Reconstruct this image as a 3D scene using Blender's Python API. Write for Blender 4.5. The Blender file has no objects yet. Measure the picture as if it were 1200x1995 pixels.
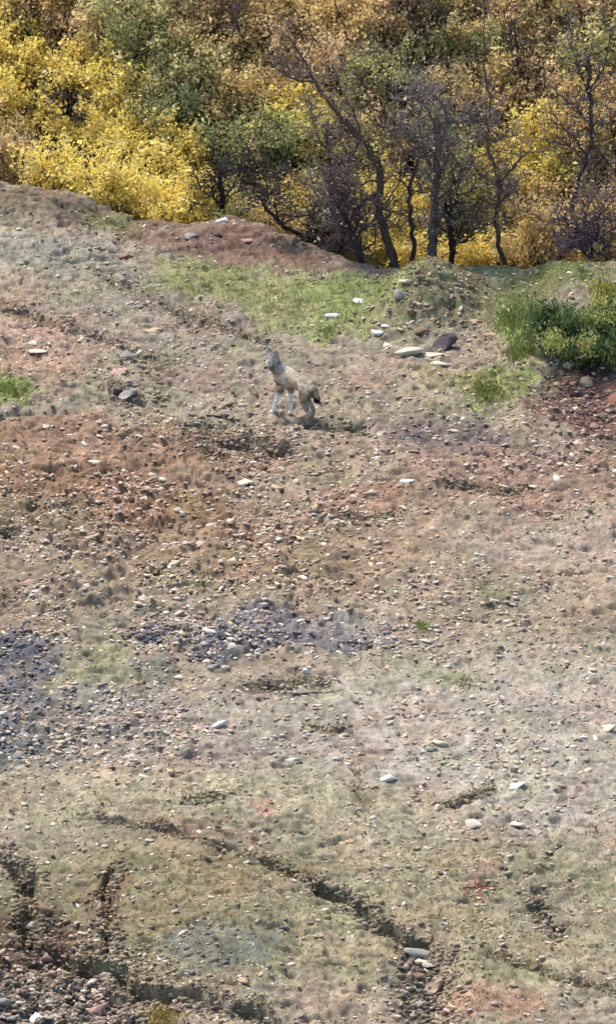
import bpy, bmesh, math, random
import numpy as np
from mathutils import Vector, Matrix

# ------------------------------------------------------------------ camera, world, sun
sc = bpy.context.scene
ALPHA = math.radians(22.0)          # how far the long lens looks down on the hillside
DIST = 60.0
FPX = 60.0 / 0.0064                 # focal length in units of the 1200 x 1995 picture
CAM = np.array([0.0, -DIST * math.cos(ALPHA), DIST * math.sin(ALPHA)])
cd = bpy.data.cameras.new('camera')
cam = bpy.data.objects.new('camera', cd)
sc.collection.objects.link(cam)
cam.location = CAM
cam.rotation_euler = (math.pi / 2 - ALPHA, 0, 0)
cd.sensor_fit = 'VERTICAL'
cd.sensor_height = 36
cd.lens = 36 * FPX / 1995
cd.clip_start = 1
cd.clip_end = 600
sc.camera = cam

SUN_EL, SUN_AZ = math.radians(55), math.radians(-36)   # azimuth measured from +Y (away from the camera) towards +X
w = bpy.data.worlds.new('World')
sc.world = w
w.use_nodes = True
nt = w.node_tree
bg = nt.nodes['Background']
sky = nt.nodes.new('ShaderNodeTexSky')
sky.sky_type = 'NISHITA'
sky.sun_disc = False
sky.sun_elevation = SUN_EL
sky.sun_rotation = SUN_AZ
nt.links.new(sky.outputs[0], bg.inputs[0])
bg.inputs[1].default_value = 0.15
sd = bpy.data.lights.new('sun', 'SUN')
sd.energy = 3.1
sd.angle = math.radians(14)
sd.color = (1.0, 0.96, 0.90)
sun = bpy.data.objects.new('sun', sd)
sc.collection.objects.link(sun)
sdir = Vector((math.sin(SUN_AZ) * math.cos(SUN_EL), math.cos(SUN_AZ) * math.cos(SUN_EL), math.sin(SUN_EL)))
sun.rotation_euler = sdir.to_track_quat('Z', 'Y').to_euler()
sun.location = sdir * 80
sc.view_settings.view_transform = 'Standard'
sc.view_settings.look = 'None'
sc.view_settings.gamma = 1
sc.view_settings.use_curve_mapping = False
sc.view_settings.exposure = 1.25

rng = np.random.default_rng(7)
random.seed(7)

# ------------------------------------------------------------------ helpers
def lin(c):
    c = np.asarray(c, float) / 255.0
    return np.where(c <= 0.04045, c / 12.92, ((c + 0.055) / 1.055) ** 2.4)

ALB = 0.60
def alb(r, g, b):
    return lin((r, g, b)) * ALB

FWD = np.array([0, math.cos(ALPHA), -math.sin(ALPHA)])
UP = np.array([0, math.sin(ALPHA), math.cos(ALPHA)])

def ray(px, py):
    px = np.asarray(px, float); py = np.asarray(py, float)
    d = FWD * FPX + np.stack([px - 600, 0 * px, 0 * px], -1) + (997.5 - py)[..., None] * UP
    return d / np.linalg.norm(d, axis=-1, keepdims=True)

def plane_at(px, py):
    d = ray(px, py)
    t = -CAM[2] / d[..., 2]
    return (CAM + d * t[..., None])[..., :2]

def to_uv(x, y, z=0.0):
    rx = x - CAM[0]; ry = y - CAM[1]; rz = z - CAM[2]
    f = ry * FWD[1] + rz * FWD[2]
    u = ry * UP[1] + rz * UP[2]
    return 600 + FPX * rx / f, 997.5 - FPX * u / f

TAB = [np.random.default_rng(s).random((256, 256)) for s in range(12)]
def vnoise(x, y, k=0):
    t = TAB[k % 12]
    xi = np.floor(x).astype(int); yi = np.floor(y).astype(int)
    fx = x - xi; fy = y - yi
    fx = fx * fx * (3 - 2 * fx); fy = fy * fy * (3 - 2 * fy)
    x0 = xi & 255; x1 = (xi + 1) & 255; y0 = yi & 255; y1 = (yi + 1) & 255
    return (t[x0, y0] * (1 - fx) + t[x1, y0] * fx) * (1 - fy) + (t[x0, y1] * (1 - fx) + t[x1, y1] * fx) * fy
def fbm(x, y, octv=4, k=0, gain=0.5):
    s = 0; a = 1; n = 0
    for i in range(octv):
        s = s + a * (vnoise(x * 2 ** i + 17.3 * i, y * 2 ** i + 9.1 * i, k + i) - 0.5); n += a; a *= gain
    return s / n * 2
def sstep(a, b, x):
    t = np.clip((x - a) / (b - a), 0, 1)
    return t * t * (3 - 2 * t)
def seg_dist(u, v, pts, vs=2.0):
    """distance to a polyline (vertical stretched by vs), position along it 0..1, signed side"""
    best = np.full(u.shape, 1e9); along = np.zeros(u.shape); side = np.zeros(u.shape)
    n = len(pts) - 1
    for i in range(n):
        ax, ay = pts[i][0], pts[i][1] * vs
        bx, by = pts[i + 1][0], pts[i + 1][1] * vs
        dx, dy = bx - ax, by - ay
        L = dx * dx + dy * dy
        t = np.clip(((u - ax) * dx + (v * vs - ay) * dy) / L, 0, 1)
        qx = u - ax - t * dx; qy = v * vs - ay - t * dy
        d = np.hypot(qx, qy)
        m = d < best
        best = np.where(m, d, best); along = np.where(m, (i + t) / n, along)
        side = np.where(m, np.sign(dx * qy - dy * qx), side)
    return best, along, side

# ------------------------------------------------------------------ shape of the land
CREST = [(-400, 330), (-100, 345), (0, 352), (70, 360), (130, 374), (200, 400), (280, 424), (350, 432), (430, 432), (520, 445), (600, 468), (690, 506),
         (760, 522), (850, 524), (950, 520), (1040, 526), (1120, 540), (1200, 548), (1500, 560)]
cw = plane_at(np.array([c[0] for c in CREST]), np.array([c[1] for c in CREST]))
def crest_y(x):
    return np.interp(x, cw[:, 0], cw[:, 1])

# (points, width px, depth m, step m, from-to)   cracks and gullies
CRACKS = [
    ([(-60, 1630), (0, 1655), (60, 1705), (55, 1770), (70, 1830), (130, 1865), (210, 1890), (300, 1928), (430, 1965), (520, 1990)], 15, 0.22, 0.10),
    ([(232, 1695), (205, 1755), (215, 1820), (212, 1885)], 11, 0.14, 0.03),
    ([(150, 1588), (300, 1620), (400, 1652), (520, 1692), (600, 1722)], 7, 0.10, 0.05),
    ([(600, 1722), (640, 1742), (700, 1768), (740, 1800), (790, 1830), (850, 1845)], 12, 0.23, 0.08),
    ([(0, 588), (60, 603), (130, 625), (215, 650), (330, 705)], 8, 0.05, 0.10),
    ([(190, 535), (340, 590), (380, 615), (460, 640), (545, 672)], 7, 0.05, 0.06),
    ([(365, 815), (415, 832), (480, 850), (545, 862)], 14, 0.15, 0.07),
    ([(395, 862), (450, 880)], 8, 0.07, 0.03),
    ([(200, 742), (235, 762), (285, 770)], 8, 0.07, 0.04),
    ([(610, 812), (660, 826), (720, 832)], 9, 0.05, 0.04),
    ([(865, 935), (940, 950), (1030, 942)], 6, 0.05, 0.04),
    ([(640, 985), (700, 998), (790, 1000)], 6, 0.05, 0.04),
    ([(470, 1350), (560, 1347), (650, 1340)], 8, 0.035, 0.02),
    ([(590, 1430), (690, 1438)], 6, 0.035, 0.02),
    ([(0, 1045), (20, 1060)], 10, 0.09, 0.03),
    ([(0, 1170), (18, 1185)], 12, 0.09, 0.03),
    ([(1040, 1760), (1060, 1790), (1095, 1830)], 10, 0.07, 0.03),
    ([(950, 1860), (1080, 1900), (1200, 1930)], 5, 0.05, 0.02),
    ([(690, 1500), (700, 1560), (716, 1590)], 22, 0.02, 0.0),
    ([(860, 1580), (960, 1545)], 5, 0.03, 0.02),
    ([(350, 1570), (430, 1562)], 6, 0.04, 0.01),
    ([(1150, 700), (1080, 730), (1060, 770)], 12, 0.05, 0.03),
]
# (cx, cy, rx, ry, height m)   mounds (+) and hollows (-), in the picture's measure on flat ground
MOUNDS = [(848, 580, 100, 48, 0.55), (790, 590, 50, 40, 0.12), (1130, 620, 150, 75, 0.42), (440, 455, 150, 22, 0.20), (450, 432, 40, 10, 0.12), (80, 400, 160, 30, 0.15),
          (960, 780, 130, 40, -0.08), (250, 740, 70, 40, 0.10), (240, 690, 60, 25, 0.05), (832, 1930, 55, 110, -0.22), (70, 1950, 200, 70, -0.18),
          (560, 730, 120, 50, 0.06), (100, 1290, 200, 50, 0.05), (620, 1200, 250, 60, 0.06), (900, 1700, 200, 70, 0.06), (300, 1750, 180, 60, 0.08),
          (330, 835, 60, 25, 0.05), (480, 905, 120, 25, 0.06), (150, 1000, 150, 40, 0.04), (1130, 900, 90, 25, 0.05)]

def gz(u, v, cx, cy, rx, ry): return np.exp(-((u - cx) / rx) ** 2 - ((v - cy) / ry) ** 2)
def stone_density(u, v):
    d = 0.17 - .10 * sstep(1450, 1560, v) + 0.75 * gz(u, v, 380, 1020, 450, 150) + 0.8 * gz(u, v, 480, 1170, 330, 60) + 0.7 * gz(u, v, 450, 1260, 300, 45) + 0.6 * gz(u, v, 150, 1420, 260, 75) \
        + 0.9 * gz(u, v, 835, 1930, 60, 90) + 0.9 * gz(u, v, 90, 1940, 220, 60) + 0.45 * gz(u, v, 950, 940, 300, 70) + 0.3 * gz(u, v, 300, 620, 260, 80) \
        + 0.5 * gz(u, v, 1130, 800, 90, 60) + 0.5 * gz(u, v, 850, 600, 90, 50) + 0.08 * gz(u, v, 1000, 1500, 250, 100) + 0.4 * gz(u, v, 440, 840, 160, 40) + 0.4 * gz(u, v, 80, 1800, 90, 80)
    d -= 0.2 * gz(u, v, 560, 570, 260, 50)
    return np.clip(d, 0.02, 1)
def height(x, y, detail=True):
    x = np.asarray(x, float); y = np.asarray(y, float)
    u, v = to_uv(x, y)
    wu = u + 22 * fbm(x * 1.1, y * 0.8, 3, 2); wv = v + 9 * fbm(x * 1.3 + 40, y * 0.9, 3, 5)
    near = y < crest_y(x) + 0.6
    h = 0.18 * fbm(x * 0.22 + 5, y * 0.16 + 3, 3, 1)
    for cx, cy, rx, ry, a in MOUNDS:
        r2 = ((wu - cx) / rx) ** 2 + ((wv - cy) / ry) ** 2
        h = h + a * np.exp(-r2 * 1.3)
    # the eroded red bank under the bush on the right
    bank = sstep(1020, 1090, u) * sstep(705, 660, wv)
    h = h + 0.22 * bank
    if detail:
        dw2 = 9 * fbm(x * 3, y * 2.4, 2, 7); dw3 = 6 * fbm(x * 2.6 + 9, y * 2.2, 2, 3)
        for pts, wd, dep, st in CRACKS:
            us = [p[0] for p in pts]; vv = [p[1] for p in pts]
            m = (u > min(us) - 130) & (u < max(us) + 130) & (v > min(vv) - 60) & (v < max(vv) + 60)
            if not m.any(): continue
            uu = u[m]; v_ = v[m]
            d, al, sd_ = seg_dist(uu + 2.2 * dw2[m], v_ + 2.0 * dw3[m], pts)
            ww = wd * (0.50 + 0.85 * vnoise(x[m] * 4, y[m] * 3, 3))
            fade = np.minimum(sstep(0, .08, al), sstep(1, .92, al)) if wd < 14 else 1.0
            brk = sstep(0.2, 0.45, vnoise(x[m] * 3.1 + 7, y[m] * 2.2, 6)) * 0.6 + 0.4
            h[m] -= 1.35 * dep * fade * brk * np.exp(-(d / ww) ** 2.2)
            h[m] += 0.25 * dep * fade * brk * np.exp(-((d - ww * 1.3) / (ww * .5)) ** 2) * (sd_ < 0)
            # the camera side of the crack has slumped: a low bank
            h[m] -= .45 * st * fade * sstep(0, ww * 0.8, d * (sd_ > 0)) * np.exp(-(d / (ww * 6)) ** 2)
        # lumps, clods and pits: drier and rougher in some places
        rough = 0.55 + 0.7 * vnoise(x * 0.8 + 3, y * 0.5 + 8, 4)
        smooth = np.exp(-(((u - 950) / 420) ** 2 + ((v - 1450) / 130) ** 2)) * 0.45 + np.exp(-(((u - 560) / 260) ** 2 + ((v - 570) / 60) ** 2)) * 0.4 \
            + np.exp(-(((u - 400) / 500) ** 2 + ((v - 1540) / 50) ** 2)) * 0.3
        rough = rough * (1 - smooth) * (.85 + .75 * np.clip(stone_density(u, v), 0, 1))
        h = h + rough * (0.075 * fbm(x * 1.8, y * 1.5, 3, 8) + 0.055 * np.clip(fbm(x * 5, y * 6, 3, 9) ** 3 * 4, -.7, .5))
        rg = 1 - np.abs(fbm(x * 2.6 + 1.2 * y, y * 2.3, 3, 2)) * 4
        h = h - rough * 0.045 * np.clip(rg, 0, 1) ** 2
        pit = vnoise(x * 5.5 + 3, y * 8.5, 10)
        h = h - rough * 0.050 * sstep(0.78, 0.90, pit)
        clod = vnoise(x * 8 + 9 + y, y * 12, 11)
        h = h + rough * 0.024 * sstep(0.62, 0.86, clod)
        h = h + rough * 0.015 * (vnoise(x * 15, y * 15, 0) - 0.5) + rough * 0.009 * (vnoise(x * 33, y * 16, 1) - 0.5)
    # beyond the crest: a gully, then the scrub covered slope
    d = y - crest_y(x)
    h = h * (1 - 0.5 * sstep(1, 4, d))
    gully = -0.62 * np.clip(d - 0.1, 0, 3.0) - 0.0
    hill = np.clip(d - 3.2, 0, None)
    hill = 0.78 * np.minimum(hill, 30) + 0.25 * np.clip(hill - 30, 0, None)
    h = h + np.where(d > 0, gully + hill + 0.25 * fbm(x * 0.5, y * 0.5, 2, 3) * sstep(3, 6, d), 0)
    return h

def hit(px, py):
    """where the line of sight through a picture point meets the land"""
    px = np.atleast_1d(np.asarray(px, float)); py = np.atleast_1d(np.asarray(py, float))
    d = ray(px, py)
    t = np.linspace(40, 86, 900)[None, :]
    P = CAM[None, None, :] + d[:, None, :] * t[..., None]
    hh = height(P[..., 0], P[..., 1], False)
    i = np.argmax(P[..., 2] < hh, axis=1)
    q = P[np.arange(len(px)), i]
    x, y = q[:, 0], q[:, 1]
    return np.stack([x, y, height(x, y)], -1)

# ------------------------------------------------------------------ object helpers
COL = sc.collection
def link(o, parent=None):
    COL.objects.link(o)
    if parent is not None: o.parent = parent
    return o
def tag(o, label=None, cat=None, group=None, kind=None):
    if label: o['label'] = label
    if cat: o['category'] = cat
    if group: o['group'] = group
    if kind: o['kind'] = kind
    return o
def empty(name, loc, rz=0):
    o = bpy.data.objects.new(name, None)
    o.empty_display_size = 0.1
    o.location = loc; o.rotation_euler = (0, 0, rz)
    return link(o)
def np_mesh(name, V, F, mat=None, col=None, smooth=False):
    """V (n,3); F (m,3) or (m,4); col (m,3) colour per face or (n,3) per vertex"""
    me = bpy.data.meshes.new(name)
    V = np.asarray(V, np.float32); F = np.asarray(F, np.int32)
    k = F.shape[1]
    me.vertices.add(len(V)); me.vertices.foreach_set('co', V.ravel())
    me.loops.add(F.size); me.loops.foreach_set('vertex_index', F.ravel())
    me.polygons.add(len(F)); me.polygons.foreach_set('loop_start', np.arange(0, F.size, k, dtype=np.int32))
    me.polygons.foreach_set('loop_total', np.full(len(F), k, np.int32))
    if smooth: me.polygons.foreach_set('use_smooth', np.ones(len(F), bool))
    if col is not None:
        dom = 'POINT' if len(col) == len(V) else 'FACE'
        a = me.attributes.new('tint', 'FLOAT_COLOR', dom)
        c4 = np.ones((len(col), 4), np.float32); c4[:, :3] = col
        a.data.foreach_set('color', c4.ravel())
    me.update(calc_edges=True)
    if mat: me.materials.append(mat)
    return me
def np_obj(name, V, F, mat=None, col=None, parent=None, smooth=False):
    o = bpy.data.objects.new(name, np_mesh(name, V, F, mat, col, smooth))
    return link(o, parent)

# ------------------------------------------------------------------ materials
def new_mat(name):
    m = bpy.data.materials.new(name); m.use_nodes = True
    return m, m.node_tree, m.node_tree.nodes['Principled BSDF']
def noise_node(t, scale, detail=5, rough=0.6, coord='Object'):
    tc = t.nodes.new('ShaderNodeTexCoord'); n = t.nodes.new('ShaderNodeTexNoise')
    n.inputs['Scale'].default_value = scale; n.inputs['Detail'].default_value = detail; n.inputs['Roughness'].default_value = rough
    t.links.new(tc.outputs[coord], n.inputs['Vector'])
    return n
def tint_mat(name, nscale=40, lo=0.7, hi=1.3, rough=0.95, bump=0.0, transl=0.0, spec=0.15, base=None, bscale=80):
    """base colour = tint attribute (or a fixed colour) times a grain of noise"""
    m, t, b = new_mat(name)
    n = noise_node(t, nscale)
    mr = t.nodes.new('ShaderNodeMapRange')
    mr.inputs['From Min'].default_value = 0.3; mr.inputs['From Max'].default_value = 0.7
    mr.inputs['To Min'].default_value = lo; mr.inputs['To Max'].default_value = hi
    t.links.new(n.outputs['Fac'], mr.inputs['Value'])
    mx = t.nodes.new('ShaderNodeVectorMath'); mx.operation = 'SCALE'
    if base is None:
        a = t.nodes.new('ShaderNodeAttribute'); a.attribute_name = 'tint'
        t.links.new(a.outputs['Color'], mx.inputs[0])
    else:
        mx.inputs[0].default_value = tuple(base)
    t.links.new(mr.outputs[0], mx.inputs['Scale'])
    t.links.new(mx.outputs[0], b.inputs['Base Color'])
    b.inputs['Roughness'].default_value = rough
    b.inputs['Specular IOR Level'].default_value = spec
    if bump:
        n2 = noise_node(t, bscale, 6, 0.7)
        bp = t.nodes.new('ShaderNodeBump'); bp.inputs['Strength'].default_value = 0.8; bp.inputs['Distance'].default_value = bump
        t.links.new(n2.outputs['Fac'], bp.inputs['Height']); t.links.new(bp.outputs[0], b.inputs['Normal'])
    if transl:
        tr = t.nodes.new('ShaderNodeBsdfTranslucent'); ms = t.nodes.new('ShaderNodeMixShader')
        ms.inputs[0].default_value = transl
        out = t.nodes['Material Output']
        t.links.new(mx.outputs[0], tr.inputs['Color'])
        t.links.new(b.outputs[0], ms.inputs[1]); t.links.new(tr.outputs[0], ms.inputs[2]); t.links.new(ms.outputs[0], out.inputs['Surface'])
    return m
M_soil = tint_mat('soil', 55, 0.68, 1.32, 0.97, 0.012, bscale=110)
M_slope = tint_mat('slope_litter', 14, 0.6, 1.4, 0.97, 0.03, bscale=40)
M_pebble = tint_mat('pebble_stone', 60, 0.8, 1.2, 0.9, 0.004)
M_grass = tint_mat('grass_blade', 8, 0.8, 1.2, 0.8, transl=0.3)
M_leaf = tint_mat('leaf', 5, 0.75, 1.25, 0.75, transl=0.45)
M_bark = tint_mat('bark', 25, 0.6, 1.4, 0.95, 0.01)
M_fur = tint_mat('fur', 45, 0.72, 1.28, 0.95, 0.012, bscale=70)

# ------------------------------------------------------------------ colour of the ground (its soil, ash, stone dust and plants)
# (cx, cy, rx, ry, rot deg, sRGB, strength)
ZONES = [
    (600, 1000, 2000, 200, 0, (166, 140, 112), .6),
    (1000, 1450, 520, 190, 0, (184, 168, 148), 1.0),
    (300, 1450, 420, 90, 0, (168, 152, 134), .8),
    (300, 1560, 520, 60, 3, (178, 162, 128), .9),
    (300, 1780, 460, 150, 0, (150, 136, 98), 1.0),
    (900, 1800, 420, 160, 0, (166, 152, 114), .9),
    (700, 1600, 260, 60, 0, (178, 164, 130), .8),
    (80, 400, 230, 34, 6, (134, 112, 90), 1.0),
    (220, 425, 90, 22, 8, (128, 124, 76), .9),
    (130, 500, 260, 45, 5, (160, 152, 132), .9),
    (60, 640, 160, 55, 8, (188, 152, 126), .9),
    (20, 700, 180, 40, 5, (180, 142, 112), .7),
    (12, 752, 42, 30, 0, (140, 152, 70), 1.0),
    (350, 640, 260, 70, 12, (160, 144, 124), .8),
    (560, 690, 240, 60, 0, (160, 142, 120), .7),
    (700, 760, 260, 70, 0, (168, 146, 124), .8),
    (390, 735, 60, 30, 10, (162, 130, 112), .7),
    (690, 720, 60, 20, 10, (172, 126, 106), .6),
    (450, 470, 240, 34, 8, (144, 112, 92), 1.0),
    (430, 520, 160, 25, 8, (158, 146, 92), .7),
    (560, 565, 270, 48, 9, (152, 152, 88), 1.0),
    (700, 560, 130, 36, 5, (146, 158, 80), .9),
    (640, 630, 130, 28, 6, (146, 152, 82), .8),
    (860, 590, 110, 55, 0, (136, 128, 88), .9),
    (950, 540, 110, 26, 0, (150, 160, 116), .8),
    (1000, 630, 62, 62, 0, (142, 162, 74), 1.0),
    (960, 745, 62, 42, -20, (150, 154, 80), 1.0),
    (890, 735, 90, 26, 10, (166, 150, 96), .7),
    (1090, 580, 120, 60, 0, (120, 124, 66), 1.0),
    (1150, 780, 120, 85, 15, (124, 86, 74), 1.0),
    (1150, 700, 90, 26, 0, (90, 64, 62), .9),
    (890, 838, 125, 36, 4, (134, 112, 106), .9),
    (1000, 925, 260, 60, 0, (168, 134, 112), .9),
    (1120, 1050, 260, 60, 0, (182, 158, 138), .8),
    (230, 860, 360, 60, 4, (164, 126, 96), .9),
    (180, 970, 330, 80, 4, (162, 120, 86), .9),
    (470, 1080, 330, 90, 0, (160, 130, 98), .8),
    (60, 1010, 120, 50, 0, (146, 128, 94), .8),
    (340, 1140, 120, 36, 0, (150, 138, 92), .6),
    (690, 970, 110, 36, 0, (180, 130, 102), .7),
    (40, 1180, 160, 60, 0, (158, 134, 108), .7),
    (170, 1290, 110, 60, 0, (166, 154, 118), .9),
    (300, 1245, 62, 28, 0, (104, 102, 110), .95),
    (520, 1215, 85, 26, 4, (106, 103, 112), .95),
    (500, 1262, 120, 30, 0, (108, 105, 112), .9),
    (640, 1258, 80, 20, -4, (108, 104, 108), .85),
    (560, 1240, 200, 40, 0, (150, 140, 142), .5),
    (20, 1270, 90, 48, 0, (110, 108, 116), .9),
    (10, 1350, 80, 30, 0, (106, 108, 114), .85),
    (15, 1430, 70, 46, -8, (106, 112, 114), .9),
    (150, 1400, 220, 70, 0, (140, 134, 126), .7),
    (540, 1345, 100, 12, -4, (112, 96, 90), .8),
    (300, 1320, 60, 18, 0, (116, 124, 108), .6),
    (960, 1180, 180, 40, 0, (158, 146, 116), .6),
    (822, 1222, 22, 14, 0, (120, 140, 60), .8),
    (900, 1320, 60, 12, 0, (150, 150, 96), .6),
    (495, 1572, 40, 20, 0, (192, 140, 118), .8),
    (370, 1620, 110, 16, 8, (176, 138, 110), .6),
    (930, 1730, 40, 24, 0, (166, 128, 112), .6),
    (610, 1712, 36, 16, 10, (172, 130, 102), .7),
    (230, 1750, 50, 50, 0, (150, 112, 84), .8),
    (450, 1850, 130, 46, 0, (128, 130, 112), .8),
    (960, 1960, 130, 40, -8, (186, 144, 110), .8),
    (1100, 1760, 120, 60, 0, (150, 136, 112), .6),
    (835, 1920, 52, 90, 0, (112, 98, 84), 1.0),
    (80, 1940, 230, 70, 10, (108, 98, 90), 1.0),
    (80, 1820, 110, 60, 20, (104, 80, 60), 1.0),
    (320, 1975, 60, 26, 0, (176, 150, 84), .8),
]
def ground_colour(x, y):
    u, v = to_uv(x, y)
    wu = u + 70 * fbm(x * 1.6, y * 1.0, 4, 3) + 46 * fbm(x * 8, y * 5, 3, 7); wv = v + 30 * fbm(x * 1.7 + 30, y * 1.1, 4, 6) + 20 * fbm(x * 8 + 5, y * 6, 3, 1)
    c = np.tile(lin((168, 150, 124)), (len(x), 1))
    for i, (cx, cy, rx, ry, rot, col, st) in enumerate(ZONES):
        a = math.radians(rot)
        du = (wu - cx); dv = (wv - cy)
        e1 = (du * math.cos(a) + dv * math.sin(a)) / rx
        e2 = (-du * math.sin(a) + dv * math.cos(a)) / ry
        r = np.sqrt(e1 * e1 + e2 * e2)
        k = (st * sstep(1.22, 0.62, r))[:, None]
        if not (k > 0).any(): continue
        c = c * (1 - k) + lin(col) * k
    # broken patchwork of soil tones that belongs to the ground itself
    f1 = fbm(x * 3.2, y * 2.2, 4, 4)[:, None]; f2 = fbm(x * 9, y * 6, 3, 8)[:, None]; f3 = fbm(x * 22, y * 17, 2, 2)[:, None]
    red = np.array([1.12, 0.96, 0.88]); grn = np.array([0.94, 1.0, 0.86])
    lum = c @ np.array([.3, .55, .15]); c = lum[:, None] * .17 + c * .83 * np.array([.98, .97, .92])
    c = c * (1 + 0.24 * f1) * (1 + 0.34 * f2) * (1 + 0.42 * f3)
    r1 = fbm(x * 2.1 + 60, y * 1.6, 4, 9)[:, None]
    c = c * np.where(r1 > 0, 1 + (red - 1) * r1 * 1.1, 1 - (grn - 1) * r1 * 1.5)
    sp = rng.random((len(x), 1))
    c = c * (0.86 + 0.28 * sp)
    return np.clip(c * ALB * .90, 0.012, 0.8)

# ------------------------------------------------------------------ ground sheet (fine where it is seen, coarse beyond)
def grid_axes():
    xf = np.arange(-4.75, 4.7501, 0.0145)
    xl = -4.75 - np.cumsum(np.geomspace(0.03, 6, 26)); xr = -xl
    xs = np.concatenate([xl[::-1], xf, xr])
    yf = np.concatenate([np.arange(-17.2, -7.0, 0.020), np.arange(-7.0, 13.6, 0.030)])
    yn = -17.2 - np.cumsum(np.geomspace(0.06, 8, 22))
    yb = yf[-1] + np.cumsum(np.concatenate([np.full(70, 0.16), np.geomspace(0.2, 10, 22)]))
    return xs, np.concatenate([yn[::-1], yf, yb])
xs, ys = grid_axes()
X, Y = np.meshgrid(xs, ys)
Z = height(X.ravel(), Y.ravel())
nx, ny = len(xs), len(ys)
V = np.stack([X.ravel(), Y.ravel(), Z], -1)
C = ground_colour(X.ravel(), Y.ravel())
dcr = Y.ravel() - crest_y(X.ravel())
k = sstep(0.2, 1.2, dcr)[:, None]
C = C * (1 - k) + k * (alb(104, 92, 60) * (1 + 0.5 * fbm(X.ravel() * 3, Y.ravel() * 3, 3, 1))[:, None])
idx = np.arange(nx * ny).reshape(ny, nx)
F = np.stack([idx[:-1, :-1], idx[:-1, 1:], idx[1:, 1:], idx[1:, :-1]], -1).reshape(-1, 4)
g = np_obj('ground', V, F, M_soil, C, smooth=True)
tag(g, 'bare eroded hillside of brown and grey soil with cracks, rising into a scrub covered slope', kind='structure')
def hz(x, y):
    return height(x, y)

# ------------------------------------------------------------------ pebbles, clods and grass: nobody could count them
def ico(sub):
    bm = bmesh.new(); bmesh.ops.create_icosphere(bm, subdivisions=sub, radius=1)
    V = np.array([v.co[:] for v in bm.verts]); F = np.array([[v.index for v in f.verts] for f in bm.faces]); bm.free()
    return V, F
I1V, I1F = ico(1)
def frame_ok(u, v):
    x, y = plane_at(u, v).T
    return (y < crest_y(x) - 0.05)
def rand_uv(n, dens):
    u = rng.uniform(-90, 1290, n); v = rng.uniform(345, 2040, n)
    ok = frame_ok(u, v) & (rng.random(n) < dens(u, v))
    return u[ok], v[ok]
def scatter_stones(name, n, dens, size, palette, label, flat=0.45, tone=1.0, uv=None):
    u, v = rand_uv(n, dens) if uv is None else uv
    # clustering
    xy = plane_at(u, v); x, y = xy[:, 0], xy[:, 1]
    keep = (sstep(.25, .65, .55 * vnoise(x * 1.3 + 11, y * 1.0, 5) + .45 * vnoise(x * 4 + 1, y * 3.2, 7)) + .12 > rng.random(len(x))) | (uv is not None)
    x, y = x[keep], y[keep]; m = len(x)
    s = size * np.minimum(rng.lognormal(0, 0.45, m), 2.1)
    a = rng.normal(0, .7, m); ex = rng.uniform(0.9, 2.0, m); fl = rng.uniform(flat * 0.7, flat * 1.4, m)
    jit = rng.uniform(0.72, 1.25, (m, len(I1V), 1))
    P = I1V[None] * jit
    P = P * np.stack([s * ex, s, s * fl], -1)[:, None]
    ca, sa = np.cos(a)[:, None], np.sin(a)[:, None]
    tx = rng.normal(0, 0.3, m)[:, None]
    Pz = P[..., 2] + P[..., 0] * tx
    Q = np.stack([P[..., 0] * ca - P[..., 1] * sa, P[..., 0] * sa + P[..., 1] * ca, Pz], -1)
    z = hz(x, y) + s * fl * 0.35
    Q += np.stack([x, y, z], -1)[:, None]
    F = (I1F[None] + (np.arange(m) * len(I1V))[:, None, None]).reshape(-1, 3)
    pal = np.array([alb(*p) for p in palette])
    c = pal[rng.integers(0, len(pal), m)] * rng.uniform(0.75, 1.25, (m, 1))
    c = c * 0.75 * tone + ground_colour(x, y) * 0.25
    col = np.repeat(c, len(I1F), 0)
    o = np_obj(name, Q.reshape(-1, 3), F, M_pebble, col)
    return tag(o, label, 'pebbles', kind='stuff')
scatter_stones('pebbles', 85000, lambda u, v: np.clip(stone_density(u, v) * 1.1 + .05, 0, 1), 0.016, [(196, 178, 152), (184, 156, 130), (206, 194, 176), (160, 138, 116), (176, 146, 114), (190, 162, 148)],
               'scattered pale and tan pebbles strewn over the whole bare hillside', tone=1.55)
scatter_stones('dark_clods', 12000, lambda u, v: 0.05 + 0.8 * stone_density(u, v), 0.015, [(130, 108, 90), (116, 100, 88), (140, 114, 92), (110, 104, 100), (130, 120, 96)],
               'small dark crumbs of earth strewn between the pale pebbles', 0.7)

def ash_density(u, v):
    return np.clip(gz(u, v, 310, 1245, 60, 26) + gz(u, v, 530, 1215, 75, 24) + gz(u, v, 510, 1265, 120, 26) + gz(u, v, 640, 1258, 70, 14) + gz(u, v, 15, 1270, 80, 44)
                   + .7 * gz(u, v, 10, 1350, 80, 30) + .9 * gz(u, v, 10, 1430, 60, 40) + .25 * gz(u, v, 150, 1380, 200, 60) + .35 * gz(u, v, 890, 838, 100, 30) + .3 * gz(u, v, 450, 1860, 110, 40), 0, 1)
scatter_stones('flat_stones', 9000, lambda u, v: np.clip(.9 * gz(u, v, 380, 1020, 430, 150) + .8 * gz(u, v, 480, 1170, 330, 60) + .5 * gz(u, v, 150, 1420, 240, 60) + .5 * gz(u, v, 950, 940, 300, 60) + .12 * gz(u, v, 1000, 1500, 250, 80), 0, 1),
               0.026, [(214, 192, 160), (206, 176, 144), (222, 208, 184), (198, 164, 134), (188, 164, 140)], 'small flat cream and peach stones crowding the middle of the hillside', .34, 1.6)
cu, cv = [], []
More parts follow.
